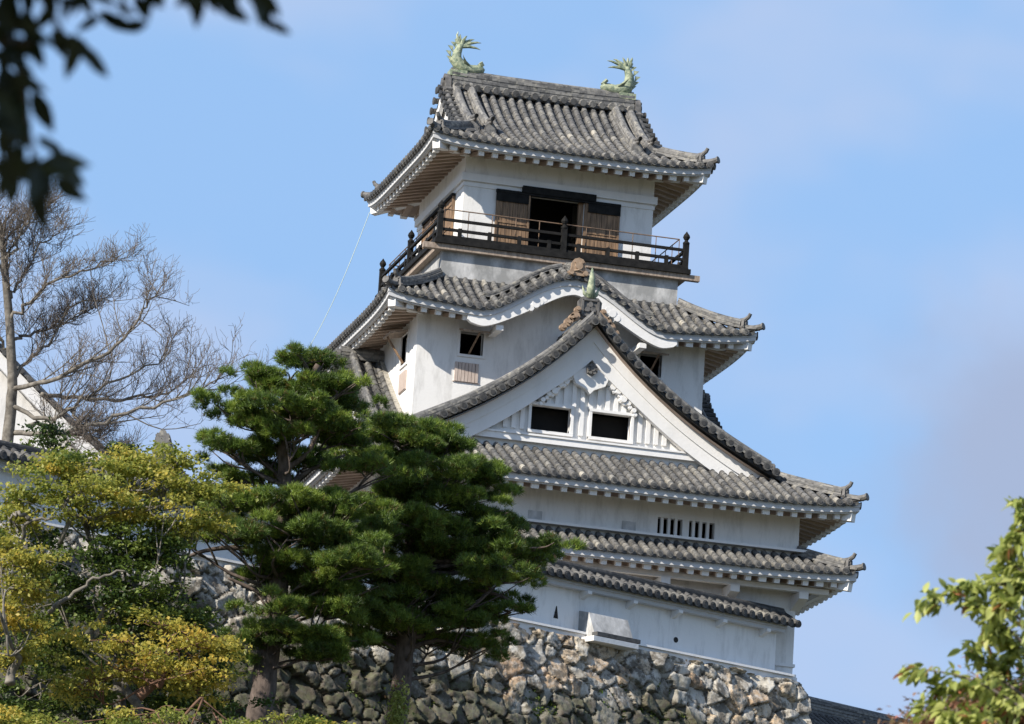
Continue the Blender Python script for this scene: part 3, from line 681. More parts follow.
m.box((-2, yw+.2, 7.0), (2, yw+1.2, 7.1)); m.box((-2, yw+.2, 8.1), (2, yw+1.2, 8.2)); m.build('dark_backing', M['dark'], gab)
m = MB(); m.box((-4.75, yw-.16, gz0-.12), (4.75, yw-.001, gz0+.10)); m.box((-4.2, yw-.20, gz0+.05), (4.2, yw-.165, gz0+.10)); m.build('sill', M['trim'], gab)
for sg in (-1, 1):     # barge boards in two steps
    bb = MB()
    X = np.linspace(0, 5.35, 24)
    for y0, th, a, b in ((-RY+.235, .10, -.04, -.40), (-RY+.28, .20, -.37, -.80)):
        for i in range(23):
            def hx(x): return zr(x)
            x0, x1 = sg*X[i], sg*X[i+1]; fl0 = 1+.24*math.exp(-(X[i]/.9)**2)+.08*(X[i]/5.35)**3; fl1 = 1+.24*math.exp(-(X[i+1]/.9)**2)+.08*(X[i+1]/5.35)**3
            z00, z01 = hx(x0)+a, hx(x1)+a; z10, z11 = max(6.60, hx(x0)+b*fl0), max(6.60, hx(x1)+b*fl1)
            z00 = max(z00, z10+.01); z01 = max(z01, z11+.01)
            bb.hexa([(x0, y0, z10), (x1, y0, z11), (x1, y0+th, z11), (x0, y0+th, z10), (x0, y0, z00), (x1, y0, z01), (x1, y0+th, z01), (x0, y0+th, z00)])
    bb.build('barge_board', M['trim'], gab)
m = MB()    # hanging carved ornament with clouds
yo = yw-.26
out = [(-.10, 8.50), (-.42, 8.64), (-.52, 8.90), (-.30, 9.02), (-.12, 9.12), (.12, 9.12), (.30, 9.02), (.52, 8.90), (.42, 8.64), (.10, 8.50), (.0, 8.38)]
m.prism([(a, yo, z) for a, z in out], (0, .20, 0))
for sg in (-1, 1):
    for i in range(6):
        x = sg*(.50+.155*i); z = zr(x)-.90-.05*(i % 2); m.tube([(x, yo+.17, z), (x, yo+.05-.011*(i % 4), z)], [.115-.006*i+.03*(i % 3 == 0), .085-.004*i+.02*(i % 3 == 0)], 9); m.tube([(x+sg*.05, yo+.16, z-.11), (x+sg*.05, yo+.07-.006*(i % 3), z-.11)], [.07, .05], 8)
m.build('carved_pendant', M['trim'], gab)
m = MB(); m.tube([(0, yo-.002, 9.04), (0, yo-.12, 9.04)], [.17, .15], 6); m.disc((0, yo-.115, 9.04), (0, -1, 0), .07, .06, 8)
for i in range(6): m.disc((.11*math.cos(i*1.047), yo-.118, 9.04+.11*math.sin(i*1.047)), (0, -1, 0), .045, .04, 6)
m.build('rosette', M['crest'], gab)
# verge tiles with round ends along the rake, and two ribs above
for sg in (-1, 1):
    vb = MB(); rb = MB(); gt = MB()
    s_ = 0.12; 
    while s_ < 5.45:
        x = sg*s_; z = zr(x)+.10; vb.tube([(x, -RY+.45, z+.03), (x, -RY-.20, z)], .092, 8, random.uniform(.3, .65)); vb.disc((x, -RY-.20, z), (0, -1, 0), .115, .05, 10, random.uniform(.35, .7)); vb.disc((x, -RY-.25, z), (0, -1, 0), .07, .012, 8, .2)
        sl = abs(z2(E2X-s_+.1)-z2(E2X-s_-.1))/.2; s_ += .30/math.sqrt(1+sl*sl)
    P = [np.array([sg*x, -RY+.16, zr(x)+.16]) for x in np.linspace(.1, 5.15, 24)]
    ridge_run(rb, P, np.array([0, 1, 0]), .30, .20, 2, .55, .09)
    P = [np.array([sg*x, -RY+.62, zr(x)+.10]) for x in np.linspace(.1, 4.9, 24)]
    ridge_run(rb, P, np.array([0, 1, 0]), .30, .26, 2, .55, .09)
    goblin_tile(gt, (sg*5.15, -RY+.16, zr(5.15)+.10), (sg, 0, 0), .26, .25)
    X = [np.array([sg*x, -RY-.02, zr(x)+.03]) for x in np.linspace(0, 5.4, 24)]; vb.sweep(X, np.array([0, 1, 0]), [(-.06, -.05), (.4, -.05), (.4, .05), (-.06, .05)], .2)
    vb.build('verge_tiles', M['tile_dark'], roof2); rb.build('descending_ridge', M['ridge'], roof2); gt.build('ridge_end_ornament', M['crest'], roof2)
rb = MB(); ridge_run(rb, [np.array([0, y, 10.25]) for y in np.linspace(-6.97, -4.16, 8)], np.array([1, 0, 0]), .42, .40, 3, .5, .10); rb.build('ridge', M['ridge'], roof2)
m = MB()   # crest tile at the gable peak
c = np.array([-.02, -6.98, 10.56]); m.prism([c+[a, 0, b] for a, b in ((-.30, 0), (-.33, .5), (-.22, .62), (.22, .62), (.33, .5), (.30, 0))], (0, .16, 0))
for a, b, w_, h_ in ((0, .10, .44, .06), (0, .54, .44, .06), (-.22, .32, .06, .44), (.22, .32, .06, .44)): m.box(c+[a-w_/2, -.05, b-h_/2], c+[a+w_/2, 0.001, b+h_/2])
for i in range(3):
    an = math.pi/2+i*2.094; m.disc(c+[.085*math.cos(an), 0, .32+.085*math.sin(an)], (0, -1, 0), .075, .045, 8, .7); m.disc(c+[.14*math.cos(an), 0, .32+.14*math.sin(an)], (0, -1, 0), .045, .04, 8, .7)
cre = m.build('crest_tile', M['crest'], roof2)
for sg in (-1, 1):
    m = MB()
    for a, z, r_ in ((.42, .02, .13), (.60, -.16, .12), (.50, -.02, .10), (.74, -.32, .10), (.36, .22, .09)): m.disc(c+[sg*a, .05, z], (0, -1, 0), r_, .16, 9, .5); m.disc(c+[sg*a, -.12, z], (0, -1, 0), r_*.45, .05, 8, .3)
    m.build('scroll', M['tan_tile'], cre)
m = MB(); c2 = c+np.array([0, .06, .60])
m.tube([c2, c2+[0, -.03, .25], c2+[0, -.08, .55], c2+[0, -.04, .86]], [.13, .12, .085, .015], 8)
for sg in (-1, 1): m.tube([c2+[sg*.05, 0, 0], c2+[sg*.17, 0, .12], c2+[sg*.24, 0, .34]], [.06, .055, .012], 6)
m.build('fish_ornament', M['bronze'], roof2, 'small pointed verdigris ornament on the gable peak', smooth=True)

# --- side dormer gables (left and right)
def dormer(sg):
    XO, ZR_ = 5.35, 10.30
    def zd(y): a = abs(y); return ZR_-.80*a+.028*a*a
    tb = MB()
    for ys in (-1, 1):
        for i, x in enumerate(np.arange(4.30, XO-.05, .30)):
            lim = 0.
            while zd(lim) > z2(E2X-x)+.02 and lim < 6: lim += .05
            sf = Surf((sg*x, 0, 0), (sg, 0, 0), (0, ys, 0), lambda d: zd(d), 1e3, 1, 0); sf.p0 = None
            n = max(1, int(lim/.27))
            for j in range(n):
                d0, d1 = lim*j/n, lim*(j+1)/n+.03; p0, p1 = sf.p(0, d0), sf.p(0, d1); k = len(ARC)
                tb.add([p0+np.array([cx*.086, 0, q*.09+.02]) for cx, q in ARC]+[p1+np.array([cx*.095, 0, q*.10+.03]) for cx, q in ARC], [(q, q+1, k+q+1, k+q) for q in range(k-1)], .45+random.gauss(0, .15))
                tb.add([p0+np.array([.0, 0, .01]), p0+np.array([sg*.3, 0, .01]), p1+np.array([sg*.3, 0, .03]), p1+np.array([0, 0, .03])], [(0, 1, 2, 3)], .3)
    ro = tb.build('side_gable', M['tile'], keep, 'left side dormer gable' if sg < 0 else 'right side dormer gable')
    w = MB()
    for ys in (-1, 1):
        b = MB(); v = MB(); r2 = MB()
        Y = np.linspace(0, 4.6, 16)
        for i in range(15):
            y0, y1 = ys*Y[i], ys*Y[i+1]
            b.hexa([(sg*(XO-.02), y0, zd(y0)-.42), (sg*(XO-.02), y1, zd(y1)-.42), (sg*(XO-.14), y1, zd(y1)-.42), (sg*(XO-.14), y0, zd(y0)-.42), (sg*(XO-.02), y0, zd(y0)-.02), (sg*(XO-.02), y1, zd(y1)-.02), (sg*(XO-.14), y1, zd(y1)-.02), (sg*(XO-.14), y0, zd(y0)-.02)])
        for y in np.arange(.12, 4.7, .235): v.tube([(sg*(XO-.3), ys*y, zd(y)+.10), (sg*(XO+.12), ys*y, zd(y)+.08)], .09, 8, random.uniform(.2, .5)); v.disc((sg*(XO+.12), ys*y, zd(y)+.08), (sg, 0, 0), .11, .05, 9, .35)
        ridge_run(r2, [np.array([sg*(XO-.30), ys*y, zd(y)+.08]) for y in np.linspace(.1, 4.5, 10)], np.array([1, 0, 0]), .26, .18, 2, .5)
        r2.sweep([np.array([sg*4.20, ys*y, zd(y)+.10]) for y in np.linspace(.1, 4.3, 10)], np.array([1, 0, 0]), [(-.07, -.1), (.07, -.1), (.07, .07), (-.07, .07)], .95)
        b.build('barge_board', M['trim'], ro); v.build('verge_tiles', M['tile_dark'], ro); r2.build('descending_ridge', M['ridge'], ro)
    r2 = MB(); Y = np.linspace(-4.3, 4.3, 31); w.prism([(sg*(XO-.5), y, zd(y)-.05) for y in Y]+[(sg*(XO-.5), 4.3, 6.7), (sg*(XO-.5), -4.3, 6.7)], (-sg*.1, 0, 0))
    w.build('gable_wall', M['plaster'], ro)
    ridge_run(r2, [np.array([sg*x, 0, ZR_]) for x in np.linspace(4.16, XO+.05, 5)], np.array([0, 1, 0]), .36, .30, 3, .6); r2.build('ridge', M['ridge'], ro)
    g = MB(); goblin_tile(g, (sg*(XO+.06), 0, ZR_-.1), (sg, 0, 0), .36, .3); g.build('ridge_end_ornament', M['crest'], ro)
for sg in (-1, 1): dormer(sg)

# --- lowest roof
z1 = smooth_prof([0, .5, 1.0, 1.4], [3.80, 4.02, 4.26, 4.46])
roof1, f1 = skirt(z1, E2X, E2Y, W1X, W1Y, 1.28, .12, over=1.30, gap=.40, label='lowest narrow tiled skirt roof above the ground storey')
corner_parts(roof1, z1, E2X, E2Y, .12, 1.3, zf0=3.80, over=1.3)
m = MB(); ring(m, W1X, W1Y, 4.53, 4.60, .26); m.build('ledge', M['trim'], roof1)
m = MB(); m.box((-6.6, -E2Y+.62, 3.36), (6.6, -E2Y+.80, 3.50)); m.box((-6.58, -8.7, 3.36), (-6.42, 8.7, 3.50)); m.box((6.42, -8.5, 3.36), (6.58, 8.7, 3.50)); m.build('eave_beam', M['trim'], roof1)
for x in np.arange(-5.7, 5.9, 1.93):
    m = MB(); m.hexa([(x-.13, -E2Y+.55, 3.17), (x+.13, -E2Y+.55, 3.17), (x+.13, -W1Y, 2.95), (x-.13, -W1Y, 2.95), (x-.13, -E2Y+.55, 3.36), (x+.13, -E2Y+.55, 3.36), (x+.13, -W1Y, 3.36), (x-.13, -W1Y, 3.36)])
    m.build('bracket', M['trim'], roof1)

# --- balcony
DK = 13.04; BP = 3.58
deck = MB(); deck.box((-3.72, -3.72, DK+.03), (3.72, 3.72, DK+.17)); ring(deck, 3.60, 3.60, DK+.17, DK+.22, .06)
bal = deck.build('balcony', M['black_wood'], keep, 'black wooden balcony round the top storey')
m = MB(); m.box((-4.02, -3.64, DK-.13), (4.02, -3.46, DK+.028)); m.box((-3.64, 3.46, DK-.13), (3.64, 3.64, DK+.028)); m.box((-3.64, -3.46, DK-.13), (-3.46, 3.46, DK+.028)); m.box((3.46, -3.46, DK-.13), (3.64, 3.46, DK+.028)); m.build('support_beam', M['pale_wood'], bal)
for sx_, sy_ in ((-1, -1), (1, -1), (-1, 1), (1, 1), (0, -1), (0, 1), (-1, 0), (1, 0)):
    m = MB(); x, y = sx_*BP, sy_*BP; m.box((x-.075, y-.075, DK+.17), (x+.075, y+.075, DK+.92)); 
    m.tube([(x, y, DK+z) for z in (.92, .96, 1.0, 1.03, 1.06, 1.12, 1.18, 1.23, 1.29)], [.10, .10, .055, .05, .075, .105, .085, .045, .008], 10); m.build('post', M['black_wood'], bal)
def four(mb, a, z0, z1, th, ext=0):
    mb.box((-a-ext, -a-th/2, z0), (a+ext, -a+th/2, z1)); mb.box((-a-ext, a-th/2, z0), (a+ext, a+th/2, z1)); mb.box((-a-th/2, -a+th/2+.002, z0), (-a+th/2, a-th/2-.002, z1)); mb.box((a-th/2, -a+th/2+.002, z0), (a+th/2, a-th/2-.002, z1))
for zz, hh in ((.70, .075), (.42, .075), (.20, .09)): m = MB(); four(m, BP, DK+zz, DK+zz+hh, .08); m.build('rail', M['black_wood'], bal)
for a in np.arange(-3.0, 3.1, .86):
    for q in ((a, -BP), (a, BP), (-BP, a), (BP, a)):
        if abs(a) < .1: continue
        m = MB(); m.box((q[0]-.05, q[1]-.05, DK+.17), (q[0]+.05, q[1]+.05, DK+.52)); m.build('baluster', M['black_wood'], bal)
m = MB(); h = BP-.16
for a, b in (((-h, -h), (h, -h)), ((h, -h), (h, h)), ((h, h), (-h, h)), ((-h, h), (-h, -h))):
    m.tube([(*a, DK+1.08), (*b, DK+1.08)], .018, 6)
    for t in np.linspace(0, 1, 11)[:-1]: x, y = a[0]+(b[0]-a[0])*t, a[1]+(b[1]-a[1])*t; m.tube([(x, y, DK+.17), (x, y, DK+1.08)], .013, 5)
m.build('metal_handrail', M['metal'], bal)

# --- top storey doors, band beams
m = MB(); ring(m, 2.78, 2.78, 15.20, 15.42, .09); m.build('band_beam', M['trim'], keep)
m = MB(); ring(m, 2.78, 2.78, 15.05, 15.16, .03); m.build('band_beam', M['trim'], keep)
def sliding_door(face, a, b):
    d = MB(); tr = MB()
    def bx(mb, a0, a1, o0, o1, z0, z1):
        if face == 'F': mb.box((a0, -2.78-o1, z0), (a1, -2.78-o0, z1))
        else: mb.box((-2.78-o1, a0, z0), (-2.78-o0, a1, z1))
    n = 6; w = (b-a)/n
    for i in range(n): bx(d, a+w*i+.006, a+w*(i+1)-.006, .02, .06, 13.2, 14.98)
    for z in (13.45, 14.1, 14.75): bx(d, a, b, .06, .08, z, z+.06)
    bx(d, a-.03, a+.03, .02, .09, 13.2, 15.0); bx(d, b-.03, b+.03, .02, .09, 13.2, 15.0)
    return d.build('door', M['brown_wood'], keep)
for f in 'FL':
    sliding_door(f, -1.80, -.88); sliding_door(f, .78, 1.76)
m = MB()
m.box((-1.85, -2.90, 14.98), (1.80, -2.80, 15.06)); m.box((-1.1, -2.94, 15.04), (1.05, -2.80, 15.24)); m.box((-.92, -2.84, 13.2), (-.82, -2.70, 15.0)); m.box((-1.85, -2.88, 14.72), (-.9, -2.862, 14.98)); m.box((.85, -2.88, 14.72), (1.8, -2.862, 14.98))
m.box((-2.90, -1.85, 14.98), (-2.80, 1.80, 15.06)); m.build('lintel', M['black_wood'], keep)
m = MB(); m.box((.60, -2.74, 13.2), (.74, -2.60, 15.0)); m.build('door_jamb', M['brown_wood'], keep)

# --- third storey windows: propped shutters, wooden slat panels
def window3(face, a, b, z0, z1):
    fr = MB(); sh = MB()
    def pt(u, o, z): return (u, -4.14-o, z) if face == 'F' else (-4.14-o, u, z)
    def bx(mb, a0, a1, o0, o1, b0, b1): mb.box(pt(a0, o0, b0), pt(a1, o1, b1))
    bx(fr, a-.07, a, -.1, .04, z0-.07, z1+.07); bx(fr, b, b+.07, -.1, .04, z0-.07, z1+.07); bx(fr, a, b, -.1, .04, z0-.07, z0); bx(fr, a, b, -.1, .04, z1, z1+.07)
    w = fr.build('window', M['trim'], keep)
    sh.hexa([pt(a-.05, .03, z1+.02), pt(b+.05, .03, z1+.02), pt(b+.05, .55, z1-.10), pt(a-.05, .55, z1-.10), pt(a-.05, .03, z1+.08), pt(b+.05, .03, z1+.08), pt(b+.05, .55, z1-.05), pt(a-.05, .55, z1-.05)]); sh.build('shutter', M['pale_wood'], w)
    st_ = MB(); st_.beam(pt(a*.6+b*.4, .05, z0+.02), pt(a*.35+b*.65, .50, z1-.10), .05, .05, (0.3, 0.3, .9)); st_.build('prop_stick', M['brown_wood'], w)
    p = MB(); n = 7; ww = (b-a+.02)/n
    for i in range(n): bx(p, a-.1+ww*i, a-.1+ww*(i+.86), .0, .05, z0-.78, z0-.24)
    bx(p, a-.14, b-.04, .0, .03, z0-.80, z0-.78); p.build('slat_panel', M['slat_wood'], w)
window3('F', -2.92, -2.26, 9.86, 10.50); window3('F', 2.25, 2.89, 9.86, 10.50); window3('L', -3.1, -2.35, 9.7, 10.55)
# --- second storey barred windows and blank gun ports
for a, b in bars:
    n = 3; w = (b-a)/3.6
    for i in range(n): m = MB(); m.box((a+w*i+.10, -8.02, 4.6), (a+w*(i+1)-.02, -7.9, 5.1)); m.build('window_bar', M['trim'], keep)
for x in (-1.48, 1.12):
    m = MB(); m.box((x-.19, -8.085, 4.55), (x+.19, -8.062, 4.88)); m.build('gun_port', M['plaster_old'], keep)
# lightning cable
m = MB(); q0 = np.array([-4.0, 4.0, 15.8]); q1 = np.array([-5.6, 4.6, 11.2]); m.tube([q0+(q1-q0)*t+np.array([0, 0, -.35*math.sin(math.pi*t)]) for t in np.linspace(0, 1, 12)], .011, 5); m.build('cable', M['cable'], keep)

# ------------------------------------------------------------------ low white wall with tile coping
def long_wall():
    S0, S1 = -30.0, -.55
    root = thing('plaster_wall', dp((S0+S1)/2, 0, BASEZ), 'long low white plaster wall with tiled coping standing on the stone wall', 'wall')
    def bx(mb, s0, s1, o0, o1, z0, z1, t=.5): mb.hexa([dp(s0, o0, z0), dp(s1, o0, z0), dp(s1, o1, z0), dp(s0, o1, z0), dp(s0, o0, z1), dp(s1, o0, z1), dp(s1, o1, z1), dp(s0, o1, z1)], t)
    m = MB(); bx(m, S0, S1, -.35, 0, .9, 2.75); m.build('wall', M['plaster'], root)
    m = MB(); bx(m, S0, S1+.55, 0.001, .30, .75, 1.06); a, b = S0, S1+.4; m.hexa([dp(a, .001, 1.063), dp(b, .001, 1.063), dp(b, .37, 1.063), dp(a, .37, 1.063), dp(a, .001, 1.21), dp(b, .001, 1.21), dp(b, .36, 1.12), dp(a, .36, 1.12)]); m.build('plinth', M['trim'], root)
    m = MB(); bx(m, S0, S1+.1, .001, .30, 2.32, 2.40); bx(m, S0, S1+.1, .001, .24, 2.22, 2.32)
    m.build('fascia', M['fascia'], root)
    for s in np.arange(S0+1, S1, 1.55):
        m = MB(); m.hexa([dp(s-.07, .001, 2.02), dp(s+.07, .001, 2.02), dp(s+.07, .33, 2.14), dp(s-.07, .33, 2.14), dp(s-.07, .001, 2.22), dp(s+.07, .001, 2.22), dp(s+.07, .33, 2.22), dp(s-.07, .33, 2.22)]); m.build('bracket', M['trim'], root)
    m = MB(); sf = Surf(dp(0, .39, 0), DT, -DN, lambda d: 2.44+.55*d, 1e3, 1, 0)
    tile_face(m, sf, lambda u: .62, S0, S1+.35, r=.09)
    sb = Surf(dp(0, -.72, 0), -DT, DN, lambda d: 2.44+.50*d, 1e3, 1, 0); tile_face(m, sb, lambda u: .5, -S1, -S0)
    c = m.build('tile_coping', M['tile_dark'], root, smooth=False)
    m = MB(); ridge_run(m, [dp(s, -.12, 2.74) for s in np.linspace(S0, S1+.3, 60)], DN, .30, .13, 2, .3, .08); m.build('coping_ridge', M['tile_dark'], c)
    # stone-drop box
    m = MB(); a, b = -7.36, -6.05
    m.hexa([dp(a, .001, .98), dp(b, .001, .98), dp(b, .72, .98), dp(a, .72, .98), dp(a, .001, 1.72), dp(b, .001, 1.72), dp(b, .40, 1.64), dp(a, .40, 1.64)]); bxo = m.build('stone_drop_box', M['plaster_old'], root, 'white plaster box with sloping front jutting from the wall')
    m = MB(); bx(m, a-.02, b+.12, .60, .82, 1.0, 1.10); m.build('tile_edge', M['tile_dark'], bxo)
    m = MB(); bx(m, a-.16, b+.03, .001, .86, .84, .97); m.build('base_board', M['trim'], bxo)
    m = MB(); m.hexa([dp(-8.20, -.02, 1.40), dp(-8.05, -.02, 1.40), dp(-8.05, .012, 1.40), dp(-8.20, .012, 1.40), dp(-8.13, -.02, 1.72), dp(-8.11, -.02, 1.72), dp(-8.11, .012, 1.72), dp(-8.13, .012, 1.72)]); m.build('loophole', M['dark'], root)  # near-black solid paints the shaded hole, as does the disc below
    m = MB(); m.disc(dp(-4.05, -.05, 1.48), DN, .075, .062, 12); m.build('loophole', M['dark'], root)
long_wall()

# ------------------------------------------------------------------ neighbouring buildings
def simple_roof(name, label, cat, c, az, halfL, run, zr_, ze, wallz, rise=.0, mat=None, stack=(.40, .42, 4), ends=True):
    """gable roofed plaster building, ridge along azimuth az"""
    ux = np.array([math.cos(az), math.sin(az), 0]); nx = np.array([math.sin(az), -math.cos(az), 0]); c = np.array(c, float)
    root = thing(name, (c[0], c[1], wallz), label, cat)
    tb = MB()
    for s in (1, -1):
        sf = Surf(c+nx*run*s, ux*s, -nx*s, lambda d: ze+(zr_-ze)*(d/run)*(.86+.14*d/run), halfL*3, 1, 0)
        tile_face(tb, sf, lambda u: run-.02, -halfL, halfL)
    ro = tb.build('roof', mat or M['tile_dark'], root)
    rb = MB(); ridge_run(rb, [np.array([*(c+ux*s)[:2], zr_-.02]) for s in np.linspace(-halfL-.05, halfL+.05, 14)], nx, *stack, .5, .10)
    for sg in ((-1, 1) if ends else ()): goblin_tile(rb, np.array([*(c+ux*sg*(halfL+.05))[:2], zr_-.1]), ux*sg, .38, .3)
    rb.build('ridge', M['ridge'], ro)
    for e in (-1, 1):
        for s in (1, -1):
            bb = MB(); vb = MB()
            D = np.linspace(0, run, 10); P = [c+ux*e*halfL+nx*(run-d)*s for d in D]; Z = [ze+(zr_-ze)*(d/run)*(.86+.14*d/run) for d in D]
            for i in range(9):
                a, b = np.array([*P[i][:2], Z[i]]), np.array([*P[i+1][:2], Z[i+1]]); o = -ux*e*.12
                bb.hexa([a-[0, 0, .50], b-[0, 0, .50], b-[0, 0, .50]+o, a-[0, 0, .50]+o, a-[0, 0, .03], b-[0, 0, .03], b-[0, 0, .03]+o, a-[0, 0, .03]+o])
            for d in np.arange(.1, run, .28):
                q = c+ux*e*halfL+nx*(run-d)*s; z = ze+(zr_-ze)*(d/run)*(.86+.14*d/run)+.07; q = np.array([*q[:2], z]); vb.tube([q-ux*e*.3, q+ux*e*.12], .09, 8, random.uniform(.3, .6))
            rr = [np.array([*(c+ux*e*(halfL-.35)+nx*(run-d)*s)[:2], ze+(zr_-ze)*(d/run)*(.86+.14*d/run)+.08]) for d in np.linspace(.3, run-.05, 10)]; ridge_run(vb, rr, ux, .28, .18, 2, .5)
            bb.build('barge_board', M['trim'], ro); vb.build('verge_tiles', M['tile_dark'], ro)
    wb = MB(); hl, hr = halfL-.5, run-.8
    V = [c+ux*a*hl+nx*b*hr for a, b in ((-1, 1), (1, 1), (1, -1), (-1, -1))]
    zt_ = ze+(zr_-ze)*.8/run*.85-.06
    wb.hexa([np.array([*v[:2], wallz]) for v in V]+[np.array([*v[:2], zt_]) for v in V])
    for e in (-1, 1): q = c+ux*e*hl; wb.prism([np.array([*(q+nx*hr)[:2], zt_-.01]), np.array([*(q-nx*hr)[:2], zt_-.01]), np.array([*q[:2], zr_-.25])], -ux*e*.2)
    wb.build('wall', M['plaster'], root)
    eb = MB()
    for s in (1, -1):
        A = [np.array([*(c+ux*u+nx*run*s)[:2], ze-.05]) for u in (-halfL, halfL)]; B = [np.array([*(c+ux*u+nx*(run-.85)*s)[:2], ze+.08]) for u in (-halfL, halfL)]
        eb.hexa([A[0]-[0, 0, .22], A[1]-[0, 0, .22], B[1]-[0, 0, .22], B[0]-[0, 0, .22], A[0], A[1], B[1], B[0]])
    eb.build('fascia', M['fascia'], ro)
    return root
# gabled building behind the bare tree on the left: apex and right foot of the gable as seen
ap = at(-22, 326, 140); az_l = math.atan2(FW[1], FW[0])+R(14)
simple_roof('gabled_storehouse', 'white gabled building half hidden behind the bare tree', 'building', ap+np.array([math.cos(az_l), math.sin(az_l), 0])*5.0, az_l, 5.0, 5.2, ap[2], ap[2]-4.3, .9, mat=M['tile'])
# lower building at the right edge of the terrace
rp = at(800, 694, 136); rq = at(960, 732, 139.5)
az_r = R(30); simple_roof('gatehouse', 'dark tiled roof of a lower building right of the stone wall corner', 'building', (rp+np.array([math.cos(az_r), math.sin(az_r), 0])*4.2)-np.array([0, 0, .5]), az_r, 7.5, 4.0, rp[2]-.50, rp[2]-3.0, -5, mat=M['tile_dark'])
# ridge end of a tiled roof showing above the maples
tp = at(162, 446, 118); az_t = math.atan2(FW[1], FW[0])
simple_roof('turret', 'tiled turret roof with only its banded ridge end above the yellow maple', 'building', tp+np.array([math.cos(az_t), math.sin(az_t), 0])*2.0, az_t, 2.0, 2.4, tp[2]-.30, tp[2]-2.5, .9, mat=M['tile'], stack=(.48, .66, 8), ends=False)
TURRET = [o for o in bpy.data.objects if o.name.startswith('turret')][0]

# ------------------------------------------------------------------ trees
def bez(pts, n):
    pts = np.array(pts, float); k = len(pts); t = np.linspace(0, k-1, n); out = []
    for x in t:
        i = min(int(x), k-2); f = x-i; p0, p1, p2, p3 = pts[max(i-1, 0)], pts[i], pts[i+1], pts[min(i+2, k-1)]
        out.append(.5*((2*p1)+(-p0+p2)*f+(2*p0-5*p1+4*p2-p3)*f*f+(-p0+3*p1-3*p2+p3)*f**3))
    return out
VR = np.array([RT[0], RT[1], 0]); VD = np.array([FW[0], FW[1], 0])/math.hypot(FW[0], FW[1])
def unit(a): return a/(np.linalg.norm(a, axis=-1, keepdims=True)+1e-9)
def needles(centers, dirs, nn, L, wid, rg, yellow, tl):
    """triangular needles in tufts"""
    n = len(centers); C = np.repeat(centers, nn, 0); D = np.repeat(dirs, nn, 0)
    d = unit(D+rg.normal(0, .62, C.shape)); l = L*rg.uniform(.55, 1.3, (len(C), 1))
    b = C+rg.normal(0, .025, C.shape); side = unit(np.cross(d, rg.normal(0, 1, C.shape)))*wid/2
    V = np.stack([b-side, b+side, b+d*l], 1).reshape(-1, 3); Fc = np.arange(len(V)).reshape(-1, 3)
    tuft = np.repeat(rg.normal(0, .13, n)+tl, nn); old = np.repeat(rg.random(n) < yellow, nn) & (rg.random(len(C)) < .55)
    t = np.clip(.55+tuft+rg.normal(0, .14, len(C)), .18, 1); t = np.where(old, rg.uniform(0, .12, len(C)), t)
    return V, Fc, np.repeat(t, 3)
def pine(label, dist, trunk, pads, limbs, base, r0, seed):
    rg = np.random.default_rng(seed)
    tp_ = [at(x, y, dist+dd) for x, y, dd in trunk]; b = np.array([*tp_[0][:2], base]); b[0] += (tp_[0]-tp_[1])[0]*.5
    root = thing('pine_tree', b, label, 'pine tree', 'pines before the stone wall')
    pts = bez([b]+tp_, 34); m = MB(); rad = [r0*(1-.80*(i/33)**1.1) for i in range(34)]
    pts = [p+rg.normal(0, .02, 3) for p in pts]; m.tube(pts, rad, 10); 
    tr = m.build('trunk', M['bark_pine'], root, smooth=True)
    cen = []
    for (x, y, hw, hh, dd) in pads:
        cen.append((at(x, y, dist+dd), hw/F*dist, hh/F*dist))
    bm = MB()
    T = np.array(pts)
    for c, rx, rz in cen:      # a limb from the trunk to each pad, with forks
        i = np.argmin(np.linalg.norm((T-c)*np.array([1, 1, 1.6])+np.array([0, 0, .0]), axis=1)); i = max(8, min(33, i-3)); s = T[i]
        mid = (s+c)/2+rg.normal(0, .20, 3)+np.array([0, 0, -.16]); e = c+np.array([0, 0, -rz*.4])
        P = bez([s, mid, e], 9); dl = np.linalg.norm(e-s); r_ = min(rad[i]*.45, .022+.018*dl); bm.tube(P, [r_*(1-.75*j/8) for j in range(9)], 6)
        for k in range(5):
            q = P[5+k % 4]; a = rg.uniform(0, 6.28); g = c+np.array([math.cos(a)*rx*.7, math.sin(a)*rx*.7, rg.uniform(-.1, .5)*rz]); bm.tube(bez([q, (q+g)/2+rg.normal(0, .06, 3), g], 6), [.028, .024, .02, .017, .013, .009], 5)
    for lb in limbs: P = bez([at(x, y, dist+dd) for x, y, dd in lb], 14); bm.tube(P, [.075*(1-.6*j/13) for j in range(14)], 7)
    bm.build('branches', M['bark_pine'], root, smooth=True)
    C = []; D = []; TL = []
    for c, rx, rz in cen:
        nl = max(6, int(rx*15))          # every pad is several lobes with gaps between
        lob = [(c+np.array([*(rg.normal(0, .50, 2)*rx), rg.normal(0, .30)*rz]), min(.38, rx*rg.uniform(.17, .38)), min(.20, rz*rg.uniform(.38, .62))) for _ in range(nl)]
        for lc, lx, lz in lob:
            n = int(46*(lx/.3)**1.7)+8; ltint = rg.normal(0, .15)
            th = rg.uniform(0, 2*np.pi, n); rr = np.sqrt(rg.random(n)); zz = np.where(rg.random(n) < .76, np.sqrt(np.clip(1-rr**2, 0, 1))*rg.uniform(.6, 1.05, n), -.30*rg.random(n))
            q = np.stack([rr*np.cos(th)*lx, rr*np.sin(th)*lx, zz*lz], 1); C.append(lc+q); TL.append(np.full(n, ltint))
            D.append(unit(np.stack([rr*np.cos(th)*.9, rr*np.sin(th)*.9, .75+.2*zz], 1)+rg.normal(0, .18, (n, 3))))
    C = np.concatenate(C); D = np.concatenate(D)
    V, Fc, t = needles(C, D, 21, .135, .015, rg, .12, np.concatenate(TL))
    fast_mesh('crown', V, Fc, t, M['needle'], root)
    return len(Fc)
